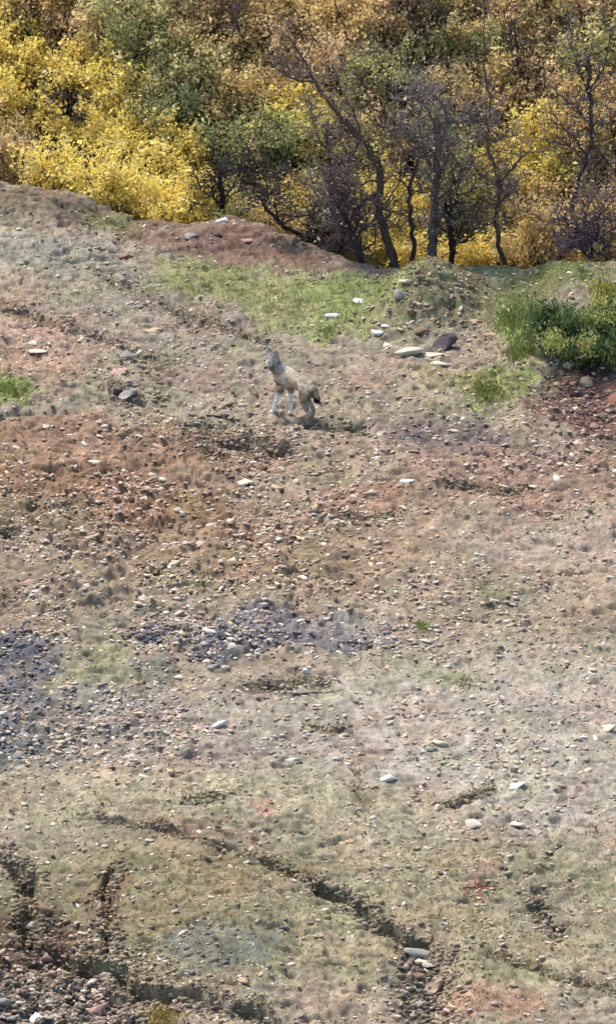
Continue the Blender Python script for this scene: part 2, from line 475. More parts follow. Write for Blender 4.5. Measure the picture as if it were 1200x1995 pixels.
for pts, wd_, dep_, st_ in CRACKS:
    if wd_ > 20: continue
    pp = np.array(pts, float); L = np.hypot(*(pp[1:] - pp[:-1]).T).sum(); n_ = int(L * wd_ * (.20 if wd_ > 14 else (.24 if wd_ > 9 else .10)))
    t_ = rng.uniform(0, len(pp) - 1.001, n_); i_ = t_.astype(int); f_ = (t_ - i_)[:, None]
    q_ = pp[i_] * (1 - f_) + pp[i_ + 1] * f_
    cu.append(q_[:, 0] + rng.normal(0, wd_ * 1.1, n_)); cv.append(q_[:, 1] + rng.normal(0, wd_ * .65, n_))
cu.append(rng.normal(832, 34, 1100) + 8); cv.append(rng.uniform(1840, 2030, 1100))
cu.append(rng.normal(90, 130, 2600)); cv.append(rng.normal(1925, 55, 2600))
cu.append(rng.normal(1150, 60, 400)); cv.append(rng.normal(790, 40, 400))
cu.append(rng.normal(840, 60, 300)); cv.append(rng.normal(585, 35, 300))
cu.append(rng.normal(430, 70, 500)); cv.append(rng.normal(845, 22, 500))
cu.append(rng.normal(240, 40, 260)); cv.append(rng.normal(730, 40, 260))
scatter_stones('crumbled_clods', 0, None, 0.017, [(148, 124, 102), (166, 144, 118), (128, 106, 88), (184, 164, 138), (150, 138, 112)],
               'broken clods of earth fallen into and along the cracks', 0.65, uv=(np.concatenate(cu), np.concatenate(cv)))
scatter_stones('charred_crumbs', 60000, ash_density, 0.017, [(104, 104, 112), (86, 86, 94), (122, 122, 130), (110, 106, 110), (150, 148, 150)],
               'charcoal and ash crumbs lying in the bluish grey burnt patches', 0.5)
def grass_density(u, v):
    d = 0.9 * gz(u, v, 540, 560, 270, 42) + 0.9 * gz(u, v, 700, 590, 110, 42) + 1.0 * gz(u, v, 1000, 630, 60, 60) + 0.9 * gz(u, v, 960, 745, 60, 38) \
        + 0.9 * gz(u, v, 10, 752, 36, 26) + 0.6 * gz(u, v, 240, 425, 70, 18) + 0.9 * gz(u, v, 1080, 575, 120, 50) + 0.6 * gz(u, v, 880, 560, 120, 36) + .5 * gz(u, v, 930, 600, 50, 40) + 0.6 * gz(u, v, 940, 535, 120, 18) \
        + 0.6 * gz(u, v, 822, 1222, 16, 12) + 0.35 * gz(u, v, 500, 520, 200, 20)
    x_, y_ = plane_at(u, v).T
    return np.clip(d * (.25 + 1.5 * sstep(.3, .7, vnoise(x_ * 5, y_ * 4, 2))), 0, 1)
def blades(name, u, v, hmin, hmax, width, palette, label, lean=0.7, cat='grass'):
    xy = plane_at(u, v); x, y = xy[:, 0], xy[:, 1]; m = len(x)
    h = rng.uniform(hmin, hmax, m); a = rng.uniform(0, 6.28, m)
    l = rng.uniform(0.1, lean, m) * h; la = rng.uniform(0, 6.28, m)
    z = hz(x, y) - 0.004
    dx, dy = np.cos(a) * width * rng.uniform(.6, 1.3, m), np.sin(a) * width * 0.5
    b0 = np.stack([x - dx, y - dy, z], -1); b1 = np.stack([x + dx, y + dy, z], -1)
    mid = np.stack([x + dx * .7 + np.cos(la) * l * .4, y + dy * .7 + np.sin(la) * l * .4, z + h * 0.6], -1)
    tp = np.stack([x + np.cos(la) * l, y + np.sin(la) * l, z + h], -1)
    V = np.stack([b0, b1, mid, tp], 1).reshape(-1, 3)
    F = (np.array([[0, 1, 2], [0, 2, 3]])[None] + (np.arange(m) * 4)[:, None, None]).reshape(-1, 3)
    pal = np.array([alb(*p) for p in palette])
    c = pal[rng.integers(0, len(pal), m)] * rng.uniform(0.7, 1.25, (m, 1))
    o = np_obj(name, V, F, M_grass, np.repeat(c, 2, 0))
    return tag(o, label, cat, kind='stuff')
u, v = rand_uv(200000, grass_density)
blades('grass', u, v, 0.012, 0.07, 0.007, [(164, 166, 92), (150, 156, 80), (178, 176, 112), (184, 174, 122), (136, 144, 78), (172, 160, 108)],
       'short green grass growing in patches on the upper part of the hillside')
def straw_density(u, v):
    return np.clip(0.10 + 0.45 * gz(u, v, 300, 1800, 420, 180) + 0.45 * gz(u, v, 900, 1800, 400, 200) + 0.25 * gz(u, v, 300, 1580, 400, 60)
                   + 0.35 * gz(u, v, 100, 470, 250, 60) + 0.3 * gz(u, v, 300, 600, 260, 60) + 0.35 * gz(u, v, 90, 395, 200, 30) + .25 * gz(u, v, 960, 1190, 200, 50), 0, 1)
u, v = rand_uv(90000, straw_density)
blades('dry_grass', u, v, 0.012, 0.045, 0.007, [(176, 162, 110), (160, 146, 92), (150, 142, 84), (190, 176, 132), (136, 128, 80), (150, 112, 84)],
       'thin dry olive and straw coloured grass over the bare soil', 1.2, 'dry grass')
u, v = rand_uv(9000, lambda u, v: 0.15 + 0.8 * gz(u, v, 300, 960, 420, 120) + 0.6 * gz(u, v, 950, 950, 260, 70) + 0.5 * gz(u, v, 1130, 790, 80, 60) + .5 * gz(u, v, 480, 475, 200, 30))
lu, lv = [], []
for pts, wd_, dep_, st_ in CRACKS:
    pp = np.array(pts, float); n_ = int(np.hypot(*(pp[1:] - pp[:-1]).T).sum() * 2.2)
    t_ = rng.uniform(0, len(pp) - 1.001, n_); i_ = t_.astype(int); f_ = (t_ - i_)[:, None]
    q_ = pp[i_] * (1 - f_) + pp[i_ + 1] * f_
    lu.append(q_[:, 0] + rng.normal(0, 9, n_)); lv.append(q_[:, 1] + rng.normal(0, 1, n_) * 4 + rng.choice([-1, 1], n_) * wd_ * .6)
blades('overhanging_grass', np.concatenate(lu), np.concatenate(lv), .02, .06, .006, [(176, 162, 110), (150, 136, 92), (140, 116, 88), (190, 176, 132)], 'dry grass and rootlets hanging over the lips of the cracks', 1.6, 'dry grass')
xy = plane_at(u, v); x, y = xy.T; m = len(x)
a = rng.uniform(0, 6.28, m); s = rng.uniform(.012, .03, m); z = hz(x, y) + 0.012
q = []
for k_ in range(4):
    ang = a + k_ * math.pi / 2; r = s * (1 if k_ % 2 == 0 else 0.55)
    q.append(np.stack([x + np.cos(ang) * r, y + np.sin(ang) * r, z + rng.uniform(-.006, .014, m)], -1))
pal = np.array([alb(*p) for p in [(176, 116, 78), (150, 96, 66), (196, 150, 108), (120, 76, 60), (186, 134, 84)]])
o = np_obj('fallen_leaves', np.stack(q, 1).reshape(-1, 3), (np.arange(m * 4).reshape(m, 4)), M_leaf, pal[rng.integers(0, 5, m)] * rng.uniform(.8, 1.2, (m, 1)))
tag(o, 'dry reddish leaves and litter blown over the stony middle of the hillside', 'leaf litter', kind='stuff')

# ------------------------------------------------------------------ stones and rocks, one by one
def rock_mesh(name, seed, sub=2, rough=0.75, facets=6):
    r = np.random.default_rng(seed)
    V, F = ico(sub)
    V = V.copy()
    V = V * (1 + rough * (r.random((len(V), 1)) - 0.35)) * np.array([1, r.uniform(.6, 1), r.uniform(.7, 1)])
    V[:, 2] += V[:, 0] * r.uniform(-.35, .35) + V[:, 1] * r.uniform(-.3, .3)
    for _ in range(facets):              # cut flat faces as broken stone has
        n = r.normal(size=3); n /= np.linalg.norm(n); d = r.uniform(0.34, 0.62)
        s = V @ n; V = V - np.clip(s - d, 0, None)[:, None] * n
    V = V * (1 + rough * 0.35 * (r.random((len(V), 1)) - 0.5))
    V[:, 2] -= V[:, 2].min() * 0.25
    return np_mesh(name, V, F, stone_mats['grey'], smooth=False)
stone_mats = {}
for nm, c in dict(white=(232, 226, 214), pale=(220, 204, 178), tan=(204, 174, 140), pink=(188, 150, 134), grey=(166, 156, 144), dark=(100, 86, 88), brown=(148, 120, 96), rust=(160, 112, 84)).items():
    stone_mats[nm] = tint_mat(nm + '_stone', 14, 0.75, 1.22, 0.92, 0.02, base=np.minimum(alb(*c) * (1.3 if nm in ('white', 'pale', 'tan') else 1.35), .85), bscale=22)
ROCKS = [rock_mesh('stone_shape', s) for s in range(10)]
cname = dict(white='whitish', pale='pale cream', tan='tan', pink='pinkish', grey='grey', dark='dark purplish', brown='brown', rust='rust brown')
PLACES = [('in the grass near the top left', 200, 470), ('on the left edge of the path', 90, 660), ('among the loose stones left of the animal', 300, 690),
          ('on the red earth mound at the top', 440, 460), ('in the green grass strip', 580, 570), ('right of the animal', 720, 740), ('below the animal', 520, 860),
          ('at the rocky mound', 850, 640), ('below the dark green bush', 1120, 800), ('on the right pinkish soil', 1000, 930), ('on the orange soil at left', 130, 900),
          ('on the lower orange soil at left', 150, 1040), ('on the stony middle ground', 420, 980), ('in the stony belt above the ash', 420, 1140), ('right of the stony middle', 720, 1000),
          ('on the pale slope at right', 1050, 1130), ('on the grey ash patch', 470, 1260), ('beside the left ash stain', 60, 1320), ('on the stony ground below the ash', 200, 1430),
          ('below the ash patch', 560, 1400), ('on the bare pale ground at right', 1000, 1420), ('on the pale flat at lower right', 980, 1580), ('on the smooth olive flat', 300, 1570),
          ('above the middle crack', 560, 1640), ('in the deep left crack', 70, 1780), ('in the rubble at the bottom left', 90, 1940), ('on the lower grassy slope', 400, 1820),
          ('beside the middle crack', 680, 1790), ('in the stony gully at the bottom', 835, 1920), ('on the lower right slope', 1080, 1800)]
ORD = ['first', 'second', 'third', 'fourth', 'fifth', 'sixth', 'seventh', 'eighth', 'ninth', 'tenth', 'eleventh', 'twelfth', 'thirteenth', 'fourteenth', 'fifteenth', 'sixteenth', 'seventeenth', 'eighteenth', 'nineteenth', 'twentieth']
HAND = [  # px, py, width px, height px, colour, label
    (759, 664, 50, 22, 'pale', 'long pale cream stone at the left foot of the rocky mound'),
    (797, 684, 42, 24, 'pale', 'blunt pale stone with dark underside below the rocky mound'),
    (846, 683, 44, 20, 'pale', 'pale stone wedged under the big purple rock'),
    (868, 655, 62, 46, 'dark', 'big dark purplish rock in the face of the mound'),
    (735, 646, 40, 14, 'white', 'chain end whitish stone at the left edge of the mound'),
    (752, 632, 22, 9, 'white', 'small whitish stone just above the long pale cream stone'),
    (850, 700, 60, 10, 'pale', 'flat pale slab lying in front of the stones below the mound'),
    (649, 614, 27, 14, 'white', 'grey white stone alone in the green grass'),
    (702, 584, 34, 12, 'white', 'flat light stone in the grass near the mound'),
    (798, 549, 26, 14, 'pale', 'pale stone on top of the mound at left'),
    (897, 603, 13, 12, 'white', 'small white stone on the mound'),
    (955, 648, 22, 14, 'tan', 'tan stone right of the big purple rock'),
    (925, 625, 22, 10, 'tan', 'tan stone above and left of the green tuft'),
    (845, 560, 40, 14, 'brown', 'brown stone on the crown of the mound'),
    (800, 610, 30, 20, 'brown', 'brown stone half buried in the left flank of the mound'),
    (820, 640, 36, 18, 'brown', 'brown stone just left of the big purple rock'),
    (780, 575, 28, 22, 'grey', 'grey brown stone in the upper left flank of the mound'),
    (434, 426, 30, 17, 'white', 'bright white stone standing on the red mound before the dark hollow'),
    (425, 452, 26, 15, 'dark', 'dark stone under the bright white stone'),
    (365, 455, 26, 12, 'grey', 'grey stone on the left of the red mound'),
    (245, 494, 50, 12, 'rust', 'long rusty clod at the left end of the red mound'),
    (480, 466, 26, 8, 'pink', 'flat pinkish stone on the right of the red mound'),
    (795, 930, 26, 17, 'white', 'angular white stone in the middle of the pinkish soil'),
    (1065, 888, 18, 13, 'white', 'round white stone on the right below the red bank'),
    (540, 949, 38, 15, 'tan', 'broad peach coloured stone in the stony middle'),
    (480, 937, 34, 12, 'pale', 'flat cream stone left of the broad peach stone'),
    (755, 1518, 30, 13, 'white', 'bright white flat stone on the bare flat, the brightest there'),
    (1000, 1533, 36, 8, 'white', 'long thin white stone on the pale flat at right'),
    (1004, 1605, 32, 13, 'pale', 'cream stone below the long thin white stone'),
    (914, 1602, 30, 9, 'pale', 'thin pale stone left of the cream stone'),
    (852, 1575, 18, 14, 'pale', 'small rounded stone below the brightest white one'),
    (427, 1412, 20, 15, 'white', 'single white stone below the ash patch'),
    (605, 1412, 34, 11, 'tan', 'flat tan stone below the ash patch at its middle'),
    (252, 1467, 34, 13, 'pale', 'flat pale stone at the lower edge of the left stones'),
    (1186, 1418, 34, 12, 'pale', 'pale flat stone at the right picture edge'),
    (1137, 1435, 14, 9, 'white', 'tiny white stone left of the edge stone'),
    (1143, 742, 30, 18, 'tan', 'tan stone stuck high in the red bank'),
    (1115, 745, 18, 14, 'pink', 'pinkish pebble beside the tan stone in the red bank'),
    (1155, 822, 34, 24, 'brown', 'large brown clod at the foot of the red bank'),
    (1190, 770, 44, 30, 'rust', 'rust brown lump in the red bank at the edge'),
    (66, 667, 30, 9, 'pale', 'upper of two flat cream stones on the pink soil at left'),
    (74, 681, 32, 9, 'pale', 'lower of two flat cream stones on the pink soil at left'),
    (300, 643, 34, 12, 'tan', 'tan stone on the edge of the upper left rut'),
    (252, 762, 44, 20, 'grey', 'grey stone in the small hollow left of the animal'),
    (230, 752, 30, 20, 'dark', 'dark stone leaning in the small hollow left of the animal'),
    (240, 716, 52, 17, 'pink', 'broad pinkish stone above the small hollow'),
    (250, 690, 34, 18, 'grey', 'greyish lump above the broad pinkish stone'),
    (445, 861, 50, 17, 'grey', 'greyish stone in front of the dark hollow below the animal'),
    (508, 866, 24, 11, 'pale', 'pale stone at the right end of the dark hollow'),
    (390, 842, 32, 16, 'pink', 'pinkish lump at the left end of the dark hollow'),
    (495, 768, 26, 14, 'brown', 'brown stone just left of the animal'),
    (440, 790, 26, 12, 'brown', 'brown clod between the animal and the left hollow'),
    (188, 902, 30, 10, 'pale', 'pale flat stone on the orange soil'),
    (1020, 548, 30, 10, 'grey', 'low grey stone behind the green tuft'),
    (88, 1775, 38, 24, 'brown', 'brown block slumped in the left crack'),
    (66, 1800, 26, 20, 'grey', 'grey block lying in the left crack'),
    (90, 1838, 30, 18, 'pink', 'pinkish grey block in the left crack below the brown block'),
    (190, 1960, 34, 24, 'pink', 'large pinkish stone in the bottom left rubble'),
    (80, 1975, 34, 16, 'white', 'light stone at the very bottom left'),
    (20, 1950, 34, 18, 'grey', 'grey stone at the bottom left corner'),
    (205, 1892, 34, 16, 'grey', 'grey stone lodged where the two left cracks meet'),
    (815, 1855, 40, 16, 'grey', 'grey stone at the head of the bottom gully'),
    (832, 1880, 34, 14, 'pale', 'pale stone in the upper gully'),
    (840, 1925, 44, 16, 'tan', 'tan stone in the middle of the gully'),
    (812, 1960, 36, 14, 'grey', 'grey stone low in the gully at left'),
    (757, 1795, 40, 14, 'pale', 'pale stone on the lip of the middle crack'),
    (712, 1775, 30, 12, 'grey', 'grey stone sunk in the middle crack'),
    (1062, 1778, 26, 24, 'grey', 'grey stone in the short crack at lower right'),
]
stones = []
def add_stone(px, py, wpx, hpx, col, label=None):
    stones.append(dict(px=px, py=py, w=wpx, h=hpx, col=col, label=label))
for hnd in HAND: add_stone(*hnd)
tries = 0
def dens1(u, v): return float(stone_density(np.array([u]), np.array([v]))[0])
while len(stones) < 290 and tries < 20000:
    tries += 1
    u_, v_ = random.uniform(5, 1195), random.uniform(460, 1990)
    if random.random() > dens1(u_, v_) ** 1.3 or not frame_ok(np.array([u_]), np.array([v_ + 12]))[0]: continue
    if 1490 < v_ < 1850 and random.random() < .5: continue
    if 490 < u_ < 650 and 660 < v_ < 850: continue
    if any(abs(s['px'] - u_) < (s['w'] + 16) * .6 and abs(s['py'] - v_) < 11 for s in stones): continue
    wpx = random.choice([11, 12, 13, 15, 18, 22]) * random.uniform(.9, 1.15); hpx = wpx * random.uniform(.38, .62)
    if v_ > 1850 and (u_ < 350 or 770 < u_ < 900): wpx *= 1.15; hpx = wpx * .6; col = random.choice(['grey', 'grey', 'pink', 'dark', 'pale', 'brown'])
    elif 1200 < v_ < 1320 and u_ < 720: col = random.choice(['pale', 'white', 'grey', 'dark', 'pale'])
    elif v_ < 1180: col = random.choice(['tan', 'tan', 'pale', 'pale', 'pink', 'brown', 'pale'])
    else: col = random.choice(['pale', 'grey', 'grey', 'tan', 'tan', 'pale'])
    add_stone(u_, v_, wpx, hpx, col)
P = hit([s['px'] for s in stones], [s['py'] + s['h'] * .4 for s in stones])
auto = {}
for i, s in enumerate(stones):
    if s['label'] is None:
        pl = min(PLACES, key=lambda q: (q[1] - s['px']) ** 2 + ((q[2] - s['py']) * 1.6) ** 2)
        size = 'small' if s['w'] < 15 else ('middling' if s['w'] < 22 else 'large')
        auto.setdefault((size, s['col'], pl[0]), []).append(i)
for (size, col, place), ids in auto.items():
    ids.sort(key=lambda i: stones[i]['px'])
    for n_, i in enumerate(ids):
        one = f'{size} {cname[col]} stone {place}'
        stones[i]['label'] = one if len(ids) == 1 else f'{ORD[n_]} from left of the {size} {cname[col]} stones {place}'
for i, s in enumerate(stones):
    o = bpy.data.objects.new('rock' if s['w'] > 32 else 'stone', ROCKS[i % 10])
    dep = FPX
    wm = s['w'] * 0.0064 * 0.60
    hm = s['h'] * 0.0064
    z3 = hm * 0.55
    o.scale = (wm, wm * random.uniform(.6, .95), z3)
    o.rotation_euler = (random.uniform(-.15, .15), random.uniform(-.2, .2), random.uniform(-.5, .5) + (math.pi if random.random() < .5 else 0))
    o.location = (P[i][0], P[i][1], P[i][2] + z3 * 0.1)
    o.material_slots  # the mesh is shared, the colour belongs to the object
    link(o)
    o.material_slots[0].link = 'OBJECT'
    o.material_slots[0].material = stone_mats[s['col']]
    tag(o, s['label'], 'rock' if s['w'] > 32 else 'stone', 'stones and rocks lying on the bare hillside')

# ------------------------------------------------------------------ wood: tubes, twigs, leaves
class Wood:
    def __init__(s): s.V = []; s.F = []; s.n = 0
    def tube(s, pts, r0, r1, sides=5, wob=0.12):
        pts = np.asarray(pts, float); n = len(pts)
        t = np.gradient(pts, axis=0); t /= np.linalg.norm(t, axis=1, keepdims=True) + 1e-9
        ref = np.array([0.3, 0.9, 0.2]); a = np.cross(t, ref); a /= np.linalg.norm(a, axis=1, keepdims=True) + 1e-9
        b = np.cross(t, a)
        r = np.linspace(r0, r1, n)[:, None, None] * (1 + wob * rng.normal(size=(n, sides, 1)))
        ang = np.linspace(0, 2 * np.pi, sides, endpoint=False)
        ring = pts[:, None] + r * (np.cos(ang)[None, :, None] * a[:, None] + np.sin(ang)[None, :, None] * b[:, None])
        s.V.append(ring.reshape(-1, 3))
        i = np.arange(n - 1)[:, None] * sides; j = np.arange(sides)[None]; j2 = (j + 1) % sides
        s.F.append(np.stack([i + j, i + j2, i + sides + j2, i + sides + j], -1).reshape(-1, 4) + s.n)
        s.n += n * sides
    def build(s, name, colr, parent=None, mesh=False):
        V = np.concatenate(s.V); F = np.concatenate(s.F)
        c = np.tile(np.asarray(colr), (len(F), 1)) * rng.uniform(.75, 1.25, (len(F), 1))
        if mesh: return np_mesh(name, V, F, M_bark, c)
        return np_obj(name, V, F, M_bark, c, parent)
def smooth_path(pts, sub=4, jit=0.0):
    pts = np.asarray(pts, float); n = len(pts)
    out = []
    for i in range(n - 1):
        p0 = pts[max(i - 1, 0)]; p1 = pts[i]; p2 = pts[i + 1]; p3 = pts[min(i + 2, n - 1)]
        for t in np.linspace(0, 1, sub, endpoint=False):
            out.append(0.5 * ((2 * p1) + (p2 - p0) * t + (2 * p0 - 5 * p1 + 4 * p2 - p3) * t * t + (3 * p1 - p0 - 3 * p2 + p3) * t ** 3))
    out.append(pts[-1]); out = np.array(out)
    if jit: out[1:-1] += rng.normal(0, jit, (len(out) - 2, 3))
    return out
LEAFK = 2.8
def leaf_cloud(cent, spread, n, size, palette, wide=.55, up=0.0):
    """n small bent leaves about the given centres; returns V, F, colours"""
    cent = np.asarray(cent); k = rng.integers(0, len(cent), n)
    c = cent[k] + rng.normal(0, 1, (n, 3)) * spread
    a = rng.normal(size=(n, 3)); a[:, 2] += up; a /= np.linalg.norm(a, axis=1, keepdims=True)
    b = np.cross(a, rng.normal(size=(n, 3))); b /= np.linalg.norm(b, axis=1, keepdims=True)
    nn = np.cross(a, b)
    s = (size * rng.lognormal(0, .3, n))[:, None]
    p0 = c - a * s; p1 = c + b * s * wide + nn * s * .2; p2 = c + a * s; p3 = c - b * s * wide + nn * s * .2
    V = np.stack([p0, p1, p2, p3], 1).reshape(-1, 3)
    F = (np.array([[0, 1, 2], [0, 2, 3]])[None] + (np.arange(n) * 4)[:, None, None]).reshape(-1, 3)
    pal = np.array([alb(*q) for q in palette]) * LEAFK
    kc = rng.integers(0, len(pal), len(cent))          # clusters share a tone
    kb = rng.uniform(.86, 1.16, len(cent))
    pick = np.where(rng.random(n) < .6, kc[k], rng.integers(0, len(pal), n))
    col = pal[pick] * rng.uniform(.72, 1.25, (n, 1)) * kb[k][:, None]
    col = col * np.minimum(1,   .80 / col.max(axis=1, keepdims=True))
    return V, F, np.repeat(col, 2, 0)

PAL = dict(
    yellow=[(218, 196, 94), (228, 208, 114), (216, 188, 100), (196, 176, 100), (232, 214, 140), (180, 164, 90)],
    gold=[(174, 150, 98), (160, 140, 92), (188, 164, 112), (146, 128, 88), (144, 136, 86), (170, 138, 96)],
    olive=[(150, 144, 94), (138, 132, 88), (166, 154, 104), (124, 120, 80), (172, 158, 112), (116, 114, 80)],
    green=[(102, 106, 70), (116, 118, 74), (88, 96, 68), (132, 130, 84), (78, 86, 66), (144, 138, 94)],
    brown=[(172, 146, 108), (162, 136, 100), (182, 158, 114), (148, 124, 96), (172, 154, 108), (166, 138, 112)],
    grey=[(132, 122, 110), (118, 110, 104), (152, 138, 122), (106, 98, 92), (142, 134, 104)],
    lime=[(160, 152, 84), (176, 164, 94), (146, 142, 80), (190, 176, 108), (130, 130, 76)],
)
SIZE = dict(yellow=.029, gold=.028, olive=.028, green=.028, brown=.026, grey=.021, lime=.028)
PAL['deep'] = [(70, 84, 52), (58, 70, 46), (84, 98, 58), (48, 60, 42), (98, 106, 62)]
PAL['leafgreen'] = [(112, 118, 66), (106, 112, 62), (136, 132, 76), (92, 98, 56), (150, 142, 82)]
def shrub_meshes(kind, seed):
    """unit shrub about 1 m wide and 1.1 m tall"""
    global rng
    keep = rng; rng = np.random.default_rng(seed)
    wd = Wood(); tips = []
    ns = rng.integers(7, 11)
    for i in range(ns):
        a = rng.uniform(0, 6.28); out = rng.uniform(.1, .5); hgt = rng.uniform(.6, 1.05)
        p = [(rng.normal(0, .05), rng.normal(0, .05), -0.1), (math.cos(a) * out * .35, math.sin(a) * out * .35, hgt * .4),
             (math.cos(a) * out * .8, math.sin(a) * out * .8, hgt * .75), (math.cos(a) * out, math.sin(a) * out, hgt)]
        sp = smooth_path(p, 3, .015); wd.tube(sp, .022, .006, 4)
        for j in range(6):
            q = sp[rng.integers(3, len(sp))]; d = rng.normal(size=3); d[2] = abs(d[2]) * .9; d /= np.linalg.norm(d); L = rng.uniform(.12, .34)
            e = q + d * L; wd.tube(np.array([q, q + d * L * .5 + rng.normal(0, .02, 3), e]), .008, .003, 3)
            tips.append(e); tips.append(q + d * L * .5)
            if rng.random() < .7:
                d2 = d + rng.normal(0, .6, 3); e2 = e + d2 * .12; wd.tube(np.array([e, e2]), .004, .002, 3); tips.append(e2)
    n = dict(grey=1500, brown=2300).get(kind, 2900)
    V, F, c = leaf_cloud(np.array(tips), .065, n, SIZE[kind], PAL[kind], up=.5)
    lm = np_mesh('foliage', V, F, M_leaf, c)
    sm = wd.build('stems', alb(92, 80, 74), mesh=True)
    rng = keep
    return lm, sm
SHR = {k: [shrub_meshes(k, 100 + 10 * i + j) for j in range(3)] for i, k in enumerate(SIZE)}
KTXT = dict(yellow='bright yellow leafy shrub', gold='golden tan autumn shrub', olive='olive green shrub', green='dark green shrub', brown='reddish brown shrub', grey='grey nearly leafless shrub', lime='lime yellow shrub')
# px, py of the crown centre, width px, kind
SH = [
    # the bank of yellow shrubs on the left
    (20, 150, 150, 'yellow'), (95, 165, 150, 'yellow'), (175, 165, 150, 'yellow'), (245, 195, 140, 'yellow'), (15, 235, 160, 'yellow'), (60, 255, 130, 'yellow'), (150, 275, 120, 'yellow'),
    (215, 270, 120, 'yellow'), (120, 320, 130, 'yellow'), (195, 345, 140, 'yellow'), (270, 300, 140, 'yellow'), (255, 375, 130, 'yellow'), (325, 345, 150, 'yellow'), (330, 400, 120, 'yellow'),
    (385, 335, 120, 'yellow'), (385, 395, 110, 'yellow'), (55, 335, 110, 'gold'), (10, 320, 110, 'brown'), (110, 215, 110, 'grey'), (140, 235, 90, 'grey'), (200, 240, 100, 'gold'),
    # band of dark and olive scrub running down to the middle
    (130, 60, 150, 'brown'), (185, 95, 140, 'brown'), (60, 30, 150, 'gold'), (10, 70, 130, 'olive'), (120, 10, 150, 'gold'), (220, 20, 150, 'olive'), (250, 100, 150, 'olive'), (285, 140, 130, 'green'),
    (300, 50, 150, 'olive'), (340, 90, 140, 'gold'), (330, 175, 140, 'olive'), (320, 235, 130, 'olive'), (370, 245, 130, 'green'), (345, 290, 120, 'olive'), (380, 180, 150, 'olive'), (420, 110, 150, 'gold'),
    (400, 30, 150, 'brown'), (470, 40, 140, 'brown'), (440, 175, 140, 'olive'), (430, 240, 140, 'gold'), (425, 300, 120, 'olive'), (480, 220, 140, 'gold'), (500, 290, 140, 'olive'), (470, 345, 130, 'green'),
    (520, 350, 120, 'brown'), (455, 395, 110, 'olive'), (540, 395, 120, 'gold'), (500, 420, 90, 'olive'), (560, 330, 120, 'green'), (560, 270, 130, 'lime'), (600, 255, 120, 'yellow'), (610, 310, 110, 'lime'),
    (590, 380, 120, 'gold'), (600, 420, 110, 'yellow'), (540, 200, 150, 'gold'), (530, 130, 150, 'gold'), (520, 60, 150, 'gold'), (600, 30, 150, 'gold'), (650, 40, 150, 'gold'), (590, 100, 140, 'brown'),
    # behind the bare trees
    (640, 150, 140, 'brown'), (700, 140, 140, 'brown'), (700, 70, 150, 'gold'), (720, 180, 130, 'olive'), (665, 280, 120, 'olive'), (690, 320, 110, 'lime'), (680, 380, 120, 'grey'), (660, 440, 120, 'grey'),
    (720, 260, 120, 'brown'), (755, 300, 110, 'gold'), (770, 90, 140, 'brown'), (790, 30, 140, 'brown'), (780, 170, 130, 'olive'), (850, 100, 140, 'olive'), (860, 30, 150, 'gold'), (900, 90, 140, 'gold'),
    (920, 150, 140, 'gold'), (880, 180, 130, 'brown'), (950, 60, 150, 'brown'), (960, 130, 130, 'green'), (1000, 30, 150, 'brown'), (1020, 90, 140, 'gold'), (1060, 40, 140, 'gold'), (1000, 180, 140, 'gold'),
    (960, 220, 130, 'brown'), (900, 240, 130, 'gold'), (1060, 130, 140, 'olive'), (1100, 80, 140, 'brown'), (1140, 30, 150, 'gold'), (1190, 60, 140, 'brown'), (1180, 130, 140, 'olive'), (1120, 160, 140, 'olive'),
    (1070, 200, 140, 'brown'), (1130, 230, 140, 'gold'), (1185, 210, 140, 'gold'), (1040, 250, 130, 'gold'), (1090, 290, 130, 'yellow'), (1170, 290, 140, 'gold'), (1180, 360, 130, 'gold'), (1110, 350, 120, 'lime'),
    (740, 400, 110, 'yellow'), (740, 450, 110, 'yellow'), (790, 420, 110, 'yellow'), (820, 400, 100, 'lime'), (830, 460, 110, 'yellow'), (870, 370, 120, 'green'), (900, 400, 120, 'olive'), (880, 330, 120, 'green'),
    (910, 440, 110, 'yellow'), (935, 400, 110, 'yellow'), (935, 350, 110, 'yellow'), (930, 480, 110, 'yellow'), (985, 380, 120, 'yellow'), (1010, 350, 110, 'yellow'), (1040, 330, 110, 'yellow'), (1080, 360, 110, 'yellow'),
    (1060, 410, 110, 'gold'), (1010, 430, 120, 'gold'), (1000, 480, 110, 'gold'), (1060, 470, 120, 'gold'), (1110, 430, 120, 'brown'), (1120, 480, 110, 'grey'), (1160, 430, 120, 'gold'), (1185, 480, 120, 'gold'),
    (860, 490, 100, 'gold'), (880, 290, 120, 'olive'), (820, 230, 120, 'grey'), (830, 290, 110, 'grey'), (960, 290, 110, 'brown'), (1150, 500, 90, 'brown'),
    (760, 480, 100, 'yellow'), (800, 490, 90, 'yellow'), (905, 490, 90, 'yellow'), (860, 440, 90, 'yellow'), (960, 470, 90, 'yellow'), (1040, 390, 100, 'yellow'),
    # upper edge, carrying on above the picture
    (40, -50, 160, 'gold'), (160, -50, 160, 'olive'), (280, -40, 160, 'olive'), (400, -50, 160, 'brown'), (520, -40, 160, 'gold'), (640, -50, 160, 'gold'), (760, -40, 160, 'brown'), (880, -50, 160, 'gold'),
    (1000, -45, 160, 'green'), (1120, -50, 160, 'gold'), (1230, -40, 160, 'brown'),
    (-60, 120, 160, 'yellow'), (-60, 220, 160, 'yellow'), (-70, 30, 160, 'gold'), (-60, 310, 140, 'gold'), (1250, 80, 150, 'gold'), (1260, 180, 150, 'olive'), (1260, 280, 150, 'gold'), (1260, 380, 150, 'gold'), (1250, 470, 130, 'brown'),
]
